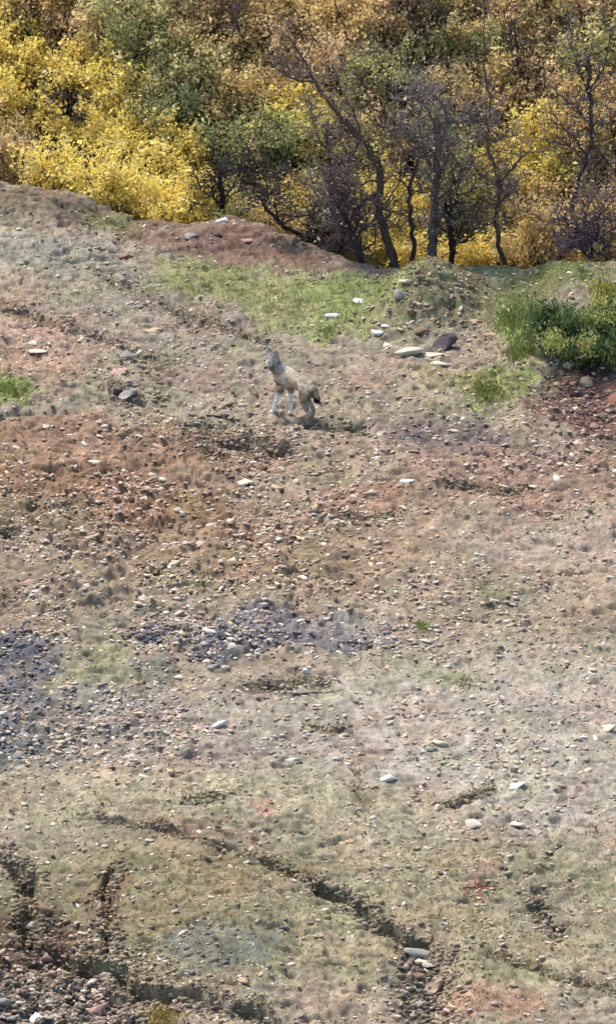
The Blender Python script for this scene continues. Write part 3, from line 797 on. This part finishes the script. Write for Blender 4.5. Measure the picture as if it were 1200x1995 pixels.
SPLACE = [('in the yellow bank at far left', 60, 230), ('amid the yellow bank', 190, 290), ('at the yellow bank end', 340, 370), ('at the top left corner', 80, 30),
          ('above the yellow bank', 270, 130), ('in the dark diagonal band', 380, 240), ('near the top left of centre', 420, 60), ('left of the leaning dark tree', 560, 270),
          ('behind the red earth mound', 500, 390), ('at the top centre', 640, 60), ('behind the arching limb', 690, 170), ('behind the dark tangle', 670, 370), ('left of the grey trunk', 770, 420),
          ('above the thick grey trunk', 830, 220), ('at the top right of centre', 880, 60), ('right of the thick grey trunk', 890, 400), ('above the forked tree', 960, 200), ('left of the forked tree', 925, 440),
          ('right of the forked tree', 1030, 380), ('at the top right corner', 1130, 60), ('in the upper right scrub', 1120, 200), ('around the tall stem at right', 1140, 320), ('behind the bowed tree at right', 1130, 460)]
def hill_base(px, py):
    return hit(px, py)
SP = hit([s[0] for s in SH], [s[1] + s[2] * .42 for s in SH])
grp = {}
for i, s in enumerate(SH):
    pl = min(SPLACE, key=lambda q: (q[1] - s[0]) ** 2 + (q[2] - s[1]) ** 2)
    if s[0] < 0: t_ = 'beyond the left picture edge'
    elif s[0] > 1200: t_ = 'beyond the right picture edge'
    elif s[1] < 0: t_ = 'along the top picture edge'
    else: t_ = pl[0]
    grp.setdefault((s[3], t_), []).append(i)
slab = {}
for (kd, t_), ids in grp.items():
    ids.sort(key=lambda i: SH[i][0])
    for n_, i in enumerate(ids):
        slab[i] = f'{KTXT[kd]} {t_}' if len(ids) == 1 else f'{ORD[n_]} from left of the {KTXT[kd]}s {t_}'
def place_shrub(kd, loc, width, label, group, hs=1.0):
    e = empty('shrub', loc, random.uniform(0, 6.28))
    e.scale = (width, width, width * hs)
    tag(e, label, 'shrub', group)
    lm, sm = random.choice(SHR[kd])
    link(bpy.data.objects.new('stems', sm), e)
    link(bpy.data.objects.new('foliage', lm), e)
    return e
for i, s in enumerate(SH):
    q = SP[i]
    if q[1] < crest_y(q[0]) + 0.5:      # keep shrubs beyond the crest
        q = q.copy(); q[1] = crest_y(q[0]) + 1.0 + random.uniform(0, .6); q[2] = height(np.array([q[0]]), np.array([q[1]]))[0]
    wm = s[2] * 0.0064 * random.uniform(1.0, 1.25) * 1.12
    place_shrub(s[3], (q[0], q[1], q[2] - .05), wm, slab[i], 'autumn shrubs on the slope behind', random.uniform(.85, 1.1))

# far brushwood on the same slope, above and beside the picture
n = 500
bx = rng.uniform(-26, 26, n); by = crest_y(bx) + rng.uniform(3.5, 22, n)
uu, vv = to_uv(bx, by, height(bx, by, False) + 1.0)
ok = (uu < -130) | (uu > 1330) | (vv < -160)
bx, by = bx[ok], by[ok]; bz = height(bx, by, False)
cent = np.repeat(np.stack([bx, by, bz + .6], -1), 8, 0) + rng.normal(0, .38, (len(bx) * 8, 3)) * [1, 1, .7]
V, F, c = leaf_cloud(cent, .16, 36000, .07, PAL['gold'] + PAL['olive'] + PAL['brown'] + PAL['yellow'])
tag(np_obj('brushwood', V, F, M_leaf, c), 'autumn brushwood carrying on over the slope', 'brushwood', kind='stuff')

# ------------------------------------------------------------------ bare trees along the crest
def tree(base_uv, trunk, limbs, label, r=0.06, rt=0.03, colr=(74, 64, 62), twigs=60, leaves=120, lk='gold', depth=0.9, twl=.35, name='bare_tree', onhill=False, group='bare dark trees along the crest'):
    """trunk and limbs are given as picture points, set out in the upright plane through the foot of the tree"""
    b = hit([base_uv[0]], [base_uv[1]])[0]
    if not onhill:
        b[1] = crest_y(b[0]) + depth
    Yp = b[1]
    def w3(px, py, dy=0.0):
        d = ray(np.array(px), np.array(py)); t = (Yp + dy - CAM[1]) / d[1]
        return CAM + d * t
    p0 = w3(*base_uv)
    gz_ = height(np.array([p0[0]]), np.array([p0[1]]))[0]
    e = empty(name, (p0[0], p0[1], gz_))
    tag(e, label, 'tree', group)
    O = np.array([p0[0], p0[1], gz_])
    def loc(pts, dyo=0, amp=.15):
        out = []; dy = dyo
        for (a, b_) in pts:
            out.append(w3(a, b_, dy) - O); dy += random.uniform(-amp, amp)
        return np.array(out)
    tp = loc(trunk, 0, .08)
    tp = np.vstack([[0, 0, -.15] + tp[0] * [1, 1, 0], tp])
    tp = smooth_path(tp, 4, .014)
    r, rt = r * 1.25, rt * 1.25
    wd = Wood(); wd.tube(tp, r, rt, 8, .08); wd.build('trunk', alb(*colr), e)
    paths = [(tp[len(tp) // 2:], rt)]
    extra = []
    for _q in range(4 if twigs > 60 else 2):
        i_ = rng.integers(len(tp) // 3, len(tp) - 1); p_ = tp[i_]; d_ = np.array([rng.choice([-1, 1]) * rng.uniform(.5, 1.1), rng.normal(0, .5), rng.uniform(.4, 1.1)]); L_ = rng.uniform(.35, .8)
        pl_ = [p_]
        for _j in range(4):
            d_ = d_ + rng.normal(0, .5, 3) + np.array([0, 0, .1]); pl_.append(pl_[-1] + d_ / np.linalg.norm(d_) * L_ / 4)
        extra.append((smooth_path(pl_, 3, .008), rt * .55))
    for lm in limbs:
        lp = smooth_path(loc(lm[0], 0, .2), 4, .012)
        wd = Wood(); wd.tube(lp, lm[1], lm[1] * .4, 6, .1); wd.build('limb', alb(*colr), e)
        paths.append((lp, lm[1] * .6))
    tw = Wood(); tips = []
    for lp, rr in extra:
        wd = Wood(); wd.tube(lp, rr, rr * .35, 5, .1); wd.build('limb', alb(*colr), e)
        paths.append((lp, rr * .6))
    for _ in range(twigs):
        lp, rr = random.choice(paths)
        q = lp[rng.integers(len(lp) // 4, len(lp))]
        d = rng.normal(size=3); d[2] = abs(d[2]) * .8 + .2; d /= np.linalg.norm(d); L = twl * rng.uniform(.5, 1.5)
        path = [q]; cur = q
        for _k in range(4):
            d = d + rng.normal(0, .35, 3); d /= np.linalg.norm(d); cur = cur + d * L / 4; path.append(cur)
        tw.tube(np.array(path), .011, .004, 4)
        for _k in range(4):
            s_ = path[rng.integers(1, 5)]; d2 = d + rng.normal(0, .8, 3); d2 /= np.linalg.norm(d2); e2 = s_ + d2 * L * .5
            tw.tube(np.array([s_, (s_ + e2) / 2 + rng.normal(0, .015, 3), e2]), .006, .0025, 3); tips.append(e2)
    o = tag(tw.build('twigs', alb(colr[0] + 28, colr[1] + 24, colr[2] + 22), e), kind='stuff')
    if leaves:
        V, F, c = leaf_cloud(np.array(tips), .05, leaves, .022, PAL[lk]); np_obj('crown', V, F, M_leaf, c, e)
    return e
DK = (106, 91, 80)
tree((770, 512), [(770, 512), (752, 460), (737, 405), (740, 350), (734, 312), (702, 268), (664, 232)],
     [([(664, 232), (640, 200), (612, 160), (590, 110), (560, 70)], .035), ([(702, 268), (690, 220), (672, 190), (655, 150)], .02), ([(738, 372), (700, 400), (676, 440), (660, 470)], .03),
      ([(740, 350), (700, 360), (650, 350)], .02), ([(664, 232), (640, 170), (680, 120), (730, 100)], .02), ([(612, 160), (560, 150), (510, 110)], .018)],
     'leaning dark tree with a long limb arching to the upper left', .055, .036, DK, 150, 260, 'brown', twl=.42)
tree((655, 470), [(655, 470), (650, 420), (643, 360), (640, 300), (638, 240)], [([(643, 360), (660, 320), (700, 300)], .018), ([(640, 300), (620, 260), (600, 220)], .015)],
     'thin upright trunk left of the leaning dark tree', .035, .018, (100, 86, 80), 90, 90, 'brown', depth=1.4)
tree((700, 495), [(700, 495), (688, 460), (670, 420), (650, 390)], [([(688, 460), (700, 420), (690, 380)], .02), ([(690, 470), (660, 450), (625, 450)], .022), ([(700, 490), (670, 480), (640, 470)], .02), ([(700, 490), (730, 470), (725, 440)], .016)],
     'low dark tangle of crossing stems at the foot of the leaning tree', .04, .02, (76, 66, 68), 130, 60, 'grey', twl=.34, depth=.5)
tree((800, 522), [(800, 522), (804, 470), (800, 420), (797, 370), (806, 335)], [([(806, 335), (818, 308), (845, 306), (858, 330)], .022), ([(797, 370), (780, 340), (785, 300)], .016)],
     'slender dark trunk between the leaning tree and the grey trunk', .032, .02, (78, 66, 64), 50, 30, 'grey', depth=.7)
tree((843, 520), [(843, 520), (842, 470), (845, 410), (848, 350), (852, 290), (848, 230)],
     [([(852, 290), (870, 240), (850, 190), (820, 185)], .03), ([(848, 350), (825, 290), (815, 230), (830, 190)], .026), ([(848, 300), (805, 270), (780, 250)], .018), ([(850, 260), (835, 215), (800, 190)], .02), ([(845, 340), (868, 320), (872, 270)], .018)],
     'thick grey trunk with a dense grey twiggy crown', .062, .04, (122, 110, 104), 230, 160, 'brown', twl=.34, depth=.8)
tree((880, 515), [(880, 515), (880, 470), (876, 430), (868, 400)], [([(876, 430), (890, 380), (880, 340)], .018)],
     'short dark trunk just right of the thick grey trunk', .036, .028, (56, 48, 46), 60, 420, 'green', depth=.6)
tree((981, 515), [(981, 515), (970, 465), (967, 420), (972, 370), (972, 350)],
     [([(972, 352), (962, 320), (950, 285), (948, 245), (925, 222), (890, 216)], .026), ([(972, 352), (990, 335), (1012, 310), (1040, 285)], .024), ([(968, 440), (950, 438), (920, 450)], .012), ([(950, 285), (975, 270), (1010, 262)], .02),
      ([(948, 245), (955, 200), (945, 150), (942, 60), (940, 0)], .016)],
     'forked dark tree standing before the yellow shrubs', .032, .022, DK, 140, 120, 'brown', twl=.33, depth=.7)
tree((1082, 528), [(1082, 528), (1092, 495), (1108, 470), (1135, 440), (1160, 425)], [([(1160, 425), (1185, 400), (1205, 370)], .018), ([(1160, 425), (1200, 430), (1240, 440)], .018)],
     'bowed dark stem arching to the right at the crest', .03, .02, DK, 70, 90, 'brown', depth=.7)
tree((1144, 532), [(1144, 532), (1150, 500), (1160, 470), (1164, 435)], [([(1150, 505), (1125, 480), (1120, 450)], .016), ([(1150, 500), (1180, 480), (1200, 440)], .014)],
     'dark stem inside the purple tangle under the bowed stem', .03, .018, (88, 74, 82), 150, 40, 'grey', twl=.28, depth=.6)
tree((1112, 420), [(1112, 420), (1122, 370), (1138, 320), (1152, 280), (1150, 240), (1147, 180), (1145, 120)],
     [([(1152, 280), (1180, 310), (1205, 345)], .018), ([(1150, 240), (1120, 215), (1085, 180)], .016), ([(1147, 180), (1175, 130), (1190, 60)], .016), ([(1147, 190), (1120, 110), (1105, 40)], .015), ([(1138, 320), (1110, 285), (1070, 280)], .014)],
     'tall pale brown stem with high forks on the right', .034, .022, (86, 74, 72), 150, 260, 'gold', depth=3.0)
tree((832, 150), [(832, 150), (812, 100), (800, 60), (792, 0), (788, -50)], [([(812, 100), (780, 60), (760, 20)], .014)], 'dark wavy stem at the top centre', .026, .018, DK, 50, 60, 'brown', onhill=True)
tree((842, 150), [(842, 150), (840, 100), (842, 50), (838, -30)], [([(840, 100), (870, 50), (880, 0)], .014)], 'upright dark stem right beside the wavy stem', .024, .018, DK, 50, 60, 'brown', onhill=True)
tree((530, 170), [(530, 170), (500, 120), (470, 70), (450, 10)], [([(500, 120), (520, 60), (510, 0)], .014), ([(530, 170), (560, 100), (590, 40)], .014)], 'greyish slanting stems left of the arching limb', .028, .016, (98, 86, 82), 90, 60, 'brown', onhill=True)
tree((1040, 240), [(1040, 240), (1030, 180), (1010, 120), (1000, 40)], [([(1030, 180), (1050, 120), (1060, 60)], .014)], 'slim dark stem in the scrub right of the forked tree top', .024, .016, (80, 68, 66), 70, 60, 'gold', onhill=True)
tree((112, 262), [(112, 262), (108, 220), (104, 180), (98, 150)], [([(108, 220), (130, 190), (140, 160)], .016)], 'grey broken stem in the yellow bank at left', .035, .02, (112, 106, 100), 60, 30, 'grey', onhill=True)
tree((452, 455), [(430, 425), (436, 390), (428, 355), (432, 330)], [([(436, 390), (455, 360), (470, 330)], .016), ([(432, 400), (415, 375), (418, 350)], .014)], 'blackish stump with stubs in the hollow behind the white stone', .05, .02, (50, 42, 42), 70, 20, 'green', depth=1.0)
tree((610, 470), [(610, 470), (580, 455), (550, 440), (525, 415), (510, 390)], [([(550, 440), (535, 400), (545, 370)], .014)], 'low dark branch leaning over the crest right of the red mound', .03, .018, (56, 48, 46), 60, 60, 'olive', depth=.35)

# ------------------------------------------------------------------ big bush on the right bank
def bush(px, py, label, parts, wpx):
    q = hit([px], [py])[0]
    e = empty('bush', q); tag(e, label, 'bush')
    wd = Wood(); tips = {k: [] for k in parts}
    for i in range(46):
        a = random.uniform(0, 6.28); out = random.uniform(.1, 1) * wpx * .0032; hgt = random.uniform(.3, .62)
        p = [(math.cos(a) * out * .2, math.sin(a) * out * .2, -.05), (math.cos(a) * out * .6, math.sin(a) * out * .6, hgt * .6), (math.cos(a) * out, math.sin(a) * out, hgt * random.uniform(.75, 1))]
        sp = smooth_path(p, 3, .01); wd.tube(sp, .012, .004, 4)
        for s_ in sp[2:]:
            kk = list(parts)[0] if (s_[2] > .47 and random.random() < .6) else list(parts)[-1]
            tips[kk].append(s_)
    wd.build('stems', alb(70, 58, 56), e)
    for nm, (kd, n_) in parts.items():
        if tips[nm]:
            V, F, c = leaf_cloud(np.array(tips[nm]), .08, n_, .036 if kd == 'deep' else .024, PAL[kd], up=1.6, wide=.22 if kd == 'deep' else .4); np_obj(nm, V, F, M_leaf, c, e)
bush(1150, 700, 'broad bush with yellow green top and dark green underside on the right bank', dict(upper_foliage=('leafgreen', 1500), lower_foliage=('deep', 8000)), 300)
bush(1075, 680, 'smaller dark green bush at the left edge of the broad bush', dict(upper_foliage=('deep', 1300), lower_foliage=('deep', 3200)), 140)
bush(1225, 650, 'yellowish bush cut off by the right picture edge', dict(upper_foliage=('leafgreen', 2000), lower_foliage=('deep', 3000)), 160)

# tufts
def tuft(px, py, wpx, hm, n_, label, pal):
    q = hit([px], [py])[0]
    r_ = wpx * .0032
    x = rng.normal(0, r_ * .45, n_); y = rng.normal(0, r_ * .8, n_)
    z = height(x + q[0], y + q[1]) - q[2]
    h = rng.uniform(.4, 1, n_) * hm; la = rng.uniform(0, 6.28, n_); l = rng.uniform(.2, .8, n_) * h
    V = np.stack([np.stack([x - .006, y, z - .01], -1), np.stack([x + .006, y, z - .01], -1), np.stack([x + np.cos(la) * l * .4 + .004, y + np.sin(la) * l * .4, z + h * .65], -1), np.stack([x + np.cos(la) * l, y + np.sin(la) * l, z + h], -1)], 1).reshape(-1, 3)
    F = (np.array([[0, 1, 2], [0, 2, 3]])[None] + (np.arange(n_) * 4)[:, None, None]).reshape(-1, 3)
    p_ = np.array([alb(*c) for c in pal]); c = p_[rng.integers(0, len(p_), n_)] * rng.uniform(.75, 1.2, (n_, 1))
    o = empty('grass_tuft', q); tag(np_obj('blades', V, F, M_grass, np.repeat(c, 2, 0), o), kind='stuff')
    tag(o, label, 'grass tuft', 'grass tufts standing on the hillside')
GR = [(160, 170, 88), (146, 160, 78), (176, 182, 106), (128, 142, 76)]
OL = [(150, 150, 84), (132, 128, 72), (172, 164, 104)]
tuft(1000, 625, 80, .10, 900, 'bright green tuft left of the dark green bush', GR)
tuft(1010, 690, 60, .10, 500, 'green tuft below the bright one, at the dark bush', GR)
tuft(950, 765, 70, .07, 700, 'yellow green tuft at the lower end of the mound', OL + GR[:1])
tuft(12, 755, 60, .08, 600, 'green tuft at the left picture edge', GR)
tuft(822, 1225, 26, .05, 120, 'lone small green plant right of the ash patch', GR[:2])
tuft(640, 650, 60, .05, 300, 'thin green tuft below the grey white stone', GR)
tuft(320, 1985, 60, .07, 350, 'straw yellow tuft at the bottom edge', [(184, 156, 84), (166, 142, 76)])
tuft(905, 1330, 50, .03, 160, 'low olive tuft on the pale slope', OL)
tuft(1180, 575, 70, .12, 500, 'yellow green tuft on top of the right bank', [(176, 172, 70), (196, 184, 84)])
# twigs lying about
def twig(px, py, ang, L, colr, label, r=.009, forks=2):
    q = hit([px], [py])[0]
    wd = Wood(); a = math.radians(ang)
    def path(x0, y0, a, L):
        pts = []
        for k_ in range(6):
            t = k_ / 5; pts.append((x0 + math.cos(a) * L * t, y0 + math.sin(a) * L * t * 1.0 + random.uniform(-.015, .015)))
        pts = np.array(pts); z = height(pts[:, 0] + q[0], pts[:, 1] + q[1]) - q[2] + .015
        return np.column_stack([pts, z])
    m_ = path(-math.cos(a) * L / 2, -math.sin(a) * L / 2, a, L); wd.tube(m_, r, r * .5, 5)
    for k_ in range(forks):
        s_ = m_[1 + k_]; wd.tube(path(s_[0], s_[1], a + random.choice([-.7, .6, .9]), L * .45), r * .6, r * .3, 4)
    o = wd.build('fallen_twig', alb(*colr)); o.location = q
    tag(o, label, 'twig', 'twigs lying on the ground')
twig(930, 1730, 100, .55, (150, 84, 76), 'reddish twig pointing down the lower right slope, crossed by another', .012, 3)
twig(935, 1728, 8, .36, (160, 92, 82), 'reddish twig lying across another on the lower right slope', .010, 2)
twig(395, 1567, 12, .4, (66, 56, 52), 'dark crooked twig on the smooth olive flat', .01, 2)
twig(900, 1562, 20, .7, (120, 106, 92), 'long grey twig lying below the brightest white stone', .009, 2)
twig(200, 487, 5, .5, (60, 50, 46), 'dark twig beside the rusty clod', .014, 2)
twig(1000, 1180, -10, .3, (90, 80, 66), 'small brown twig on the pale slope at right', .008, 1)
twig(620, 1350, 4, .6, (96, 80, 74), 'purplish twig under the ash patch', .009, 2)
twig(700, 1255, -6, .3, (70, 60, 62), 'blackened twig at the right end of the ash patch', .012, 2)
twig(430, 815, -20, .4, (60, 48, 46), 'dark root across the hollow below the animal', .014, 2)

# ------------------------------------------------------------------ the animal: a wolf-like grey and tan animal, hardly to be told from the ground
def animal(px, py, yaw):
    q = hit([px], [py])[0]
    root = empty('wolf', q, yaw)
    tag(root, 'camouflaged grey and tan wolf-like animal with whitish legs standing on the stony slope', 'wild animal')
    # forward = +X, left = +Y, metres
    J = {}
    def j(n, x, y, z, r): J[n] = (x, y, z, r)
    j('pelvis', -.27, 0, .60, .105); j('loin', -.12, 0, .60, .098); j('ribs', .05, 0, .585, .125); j('chest', .20, 0, .60, .125)
    j('neck0', .30, 0, .66, .122); j('neck1', .37, .03, .725, .102); j('skull', .40, .07, .795, .088); j('brow', .38, .13, .79, .068); j('muzzle', .335, .20, .76, .040); j('nose', .32, .245, .745, .027)
    E = [('pelvis', 'loin'), ('loin', 'ribs'), ('ribs', 'chest'), ('chest', 'neck0'), ('neck0', 'neck1'), ('neck1', 'skull'), ('skull', 'brow'), ('brow', 'muzzle'), ('muzzle', 'nose')]
    for s, sy, dx in (('L', 1, .10), ('R', -1, -.05)):
        j('sh' + s, .22, .075 * sy, .50, .062); j('el' + s, .18 + dx * .25, .085 * sy, .38, .044); j('wr' + s, .23 + dx * .8, .085 * sy, .19, .030); j('pa' + s, .22 + dx * 1.3, .085 * sy, .045, .024); j('to' + s, .28 + dx * 1.3, .085 * sy, .022, .026)
        E += [('chest', 'sh' + s), ('sh' + s, 'el' + s), ('el' + s, 'wr' + s), ('wr' + s, 'pa' + s), ('pa' + s, 'to' + s)]
        k_ = -.04 if s == 'L' else .06
        j('hi' + s, -.29, .07 * sy, .50, .078); j('kn' + s, -.21 + k_, .085 * sy, .36, .052); j('ho' + s, -.37 + k_, .08 * sy, .21, .026); j('hp' + s, -.33 + k_, .08 * sy, .045, .022); j('ht' + s, -.27 + k_, .08 * sy, .022, .025)
        E += [('pelvis', 'hi' + s), ('hi' + s, 'kn' + s), ('kn' + s, 'ho' + s), ('ho' + s, 'hp' + s), ('hp' + s, 'ht' + s)]
        # ears
        ex = .375 if s == 'R' else .315
        j('ea' + s, .395 + .06 * (-sy), .065, .885, .034); j('et' + s, .395 + .085 * (-sy), .055, .955, .011)
        E += [('skull', 'ea' + s), ('ea' + s, 'et' + s)]
    j('t1', -.37, -.01, .57, .034); j('t2', -.395, -.04, .49, .040); j('t3', -.395, -.06, .42, .044); j('t4', -.39, -.06, .35, .026)
    E += [('pelvis', 't1'), ('t1', 't2'), ('t2', 't3'), ('t3', 't4')]
    names = list(J); ix = {n: i for i, n in enumerate(names)}
    me = bpy.data.meshes.new('body'); me.from_pydata([J[n][:3] for n in names], [(ix[a], ix[b]) for a, b in E], [])
    tmp = bpy.data.objects.new('tmp', me); COL.objects.link(tmp)
    sk = tmp.modifiers.new('skin', 'SKIN'); sk.use_smooth_shade = True
    for i, n in enumerate(names):
        d = me.skin_vertices[0].data[i]; d.radius = (J[n][3], J[n][3]); d.use_root = (n == 'pelvis')
    ss = tmp.modifiers.new('sub', 'SUBSURF'); ss.levels = 3; ss.render_levels = 3
    bpy.context.view_layer.update()
    dg = bpy.context.evaluated_depsgraph_get()
    bm_ = bpy.data.meshes.new_from_object(tmp.evaluated_get(dg))
    bpy.data.objects.remove(tmp)
    n_ = len(bm_.vertices); co = np.empty(n_ * 3); bm_.vertices.foreach_get('co', co); co = co.reshape(-1, 3)
    z = co[:, 2]; x = co[:, 0]; y_ = co[:, 1]
    tan = alb(196, 176, 152); grey = alb(208, 196, 182); white = alb(252, 248, 240) * 1.4; dark = alb(40, 32, 30); pale = alb(196, 180, 160); hind = alb(196, 178, 154)
    c = np.tile(tan, (n_, 1))
    back = sstep(.60, .70, z)[:, None]; c = c * (1 - back * .6) + alb(172, 154, 132) * back * .6
    hd = sstep(.66, .76, z)[:, None] * (x > .1)[:, None]; c = c * (1 - hd) + grey * hd
    belly = sstep(.52, .44, z)[:, None]; c = c * (1 - belly) + pale * belly
    fl = (sstep(.40, .30, z) * (x > .02))[:, None]; c = c * (1 - fl) + white * fl
    hl = (sstep(.44, .30, z) * (x < .02) * (x > -.43))[:, None]; c = c * (1 - hl) + hind * hl
    tl = ((x < -.36) & (z > .3) & (y_ < .015))
    tt = (tl * sstep(.46, .42, z))[:, None]; c = c * (1 - tt) + dark * tt
    mz = (sstep(.17, .21, y_) * (z > .68))[:, None]; c = c * (1 - mz) + pale * mz
    nz = fbm(x * 18 + z * 9, y_ * 14 + z * 20, 4, 3)[:, None]; c = c * (1.05 + .75 * nz)
    at = bm_.attributes.new('tint', 'FLOAT_COLOR', 'POINT'); c4 = np.ones((n_, 4), np.float32); c4[:, :3] = np.clip(c, .01, .85); at.data.foreach_set('color', c4.ravel())
    # shaggy coat
    nor = np.empty(n_ * 3); bm_.vertices.foreach_get('normal', nor); nor = nor.reshape(-1, 3)
    amp = .004 + .010 * sstep(.35, .5, z) * (z < .86)
    co = co + nor * (amp * fbm(x * 40 + z * 13, y_ * 40 + z * 30, 3, 5))[:, None]
    bm_.vertices.foreach_set('co', co.ravel()); bm_.update()
    bm_.materials.clear(); bm_.materials.append(M_fur)
    bm_.name = 'body'
    body = link(bpy.data.objects.new('body', bm_), root)
    # the coat: short tufts of hair lying back along the body
    m_ = 9000
    kk = rng.integers(0, n_, m_); pz = co[kk]; nr = nor[kk]
    lie = np.array([-.8, -.1, -.55]) + rng.normal(0, .35, (m_, 3)); lie -= nr * (lie * nr).sum(1, keepdims=True); lie /= np.linalg.norm(lie, axis=1, keepdims=True)
    ln = (np.where(pz[:, 2] < .36, .010, .034) * np.where((pz[:, 1] > .15) & (pz[:, 2] > .68), .25, 1) * rng.uniform(.6, 1.3, m_))[:, None]
    sd2 = np.cross(nr, lie) * .006
    A = pz - sd2; B = pz + sd2; T = pz + lie * ln + nr * ln * .45
    hc = c[kk] * rng.choice([.5, .8, 1.0, 1.25, 1.5], (m_, 1), p=[.05, .17, .33, .27, .18])
    fu = np_obj('fur', np.stack([A, B, T], 1).reshape(-1, 3), np.arange(m_ * 3).reshape(m_, 3), M_grass, np.clip(hc, .01, .85), root)
    tag(fu, kind='stuff')
    dk = tint_mat('eye_and_nose', 10, .8, 1.2, .4, base=alb(34, 28, 26))
    V_, F_ = ico(2)
    for nm, p_, s_ in (('eye', (.425, .183, .81), .012), ('eye', (.335, .187, .81), .012), ('nose', (.315, .268, .752), .020)):
        np_obj(nm, V_ * s_ + np.array(p_), F_, dk, parent=root, smooth=True)
    return root
wolf = animal(574, 814, math.radians(180 - 48))
wolf.scale = (.94, .94, .94)
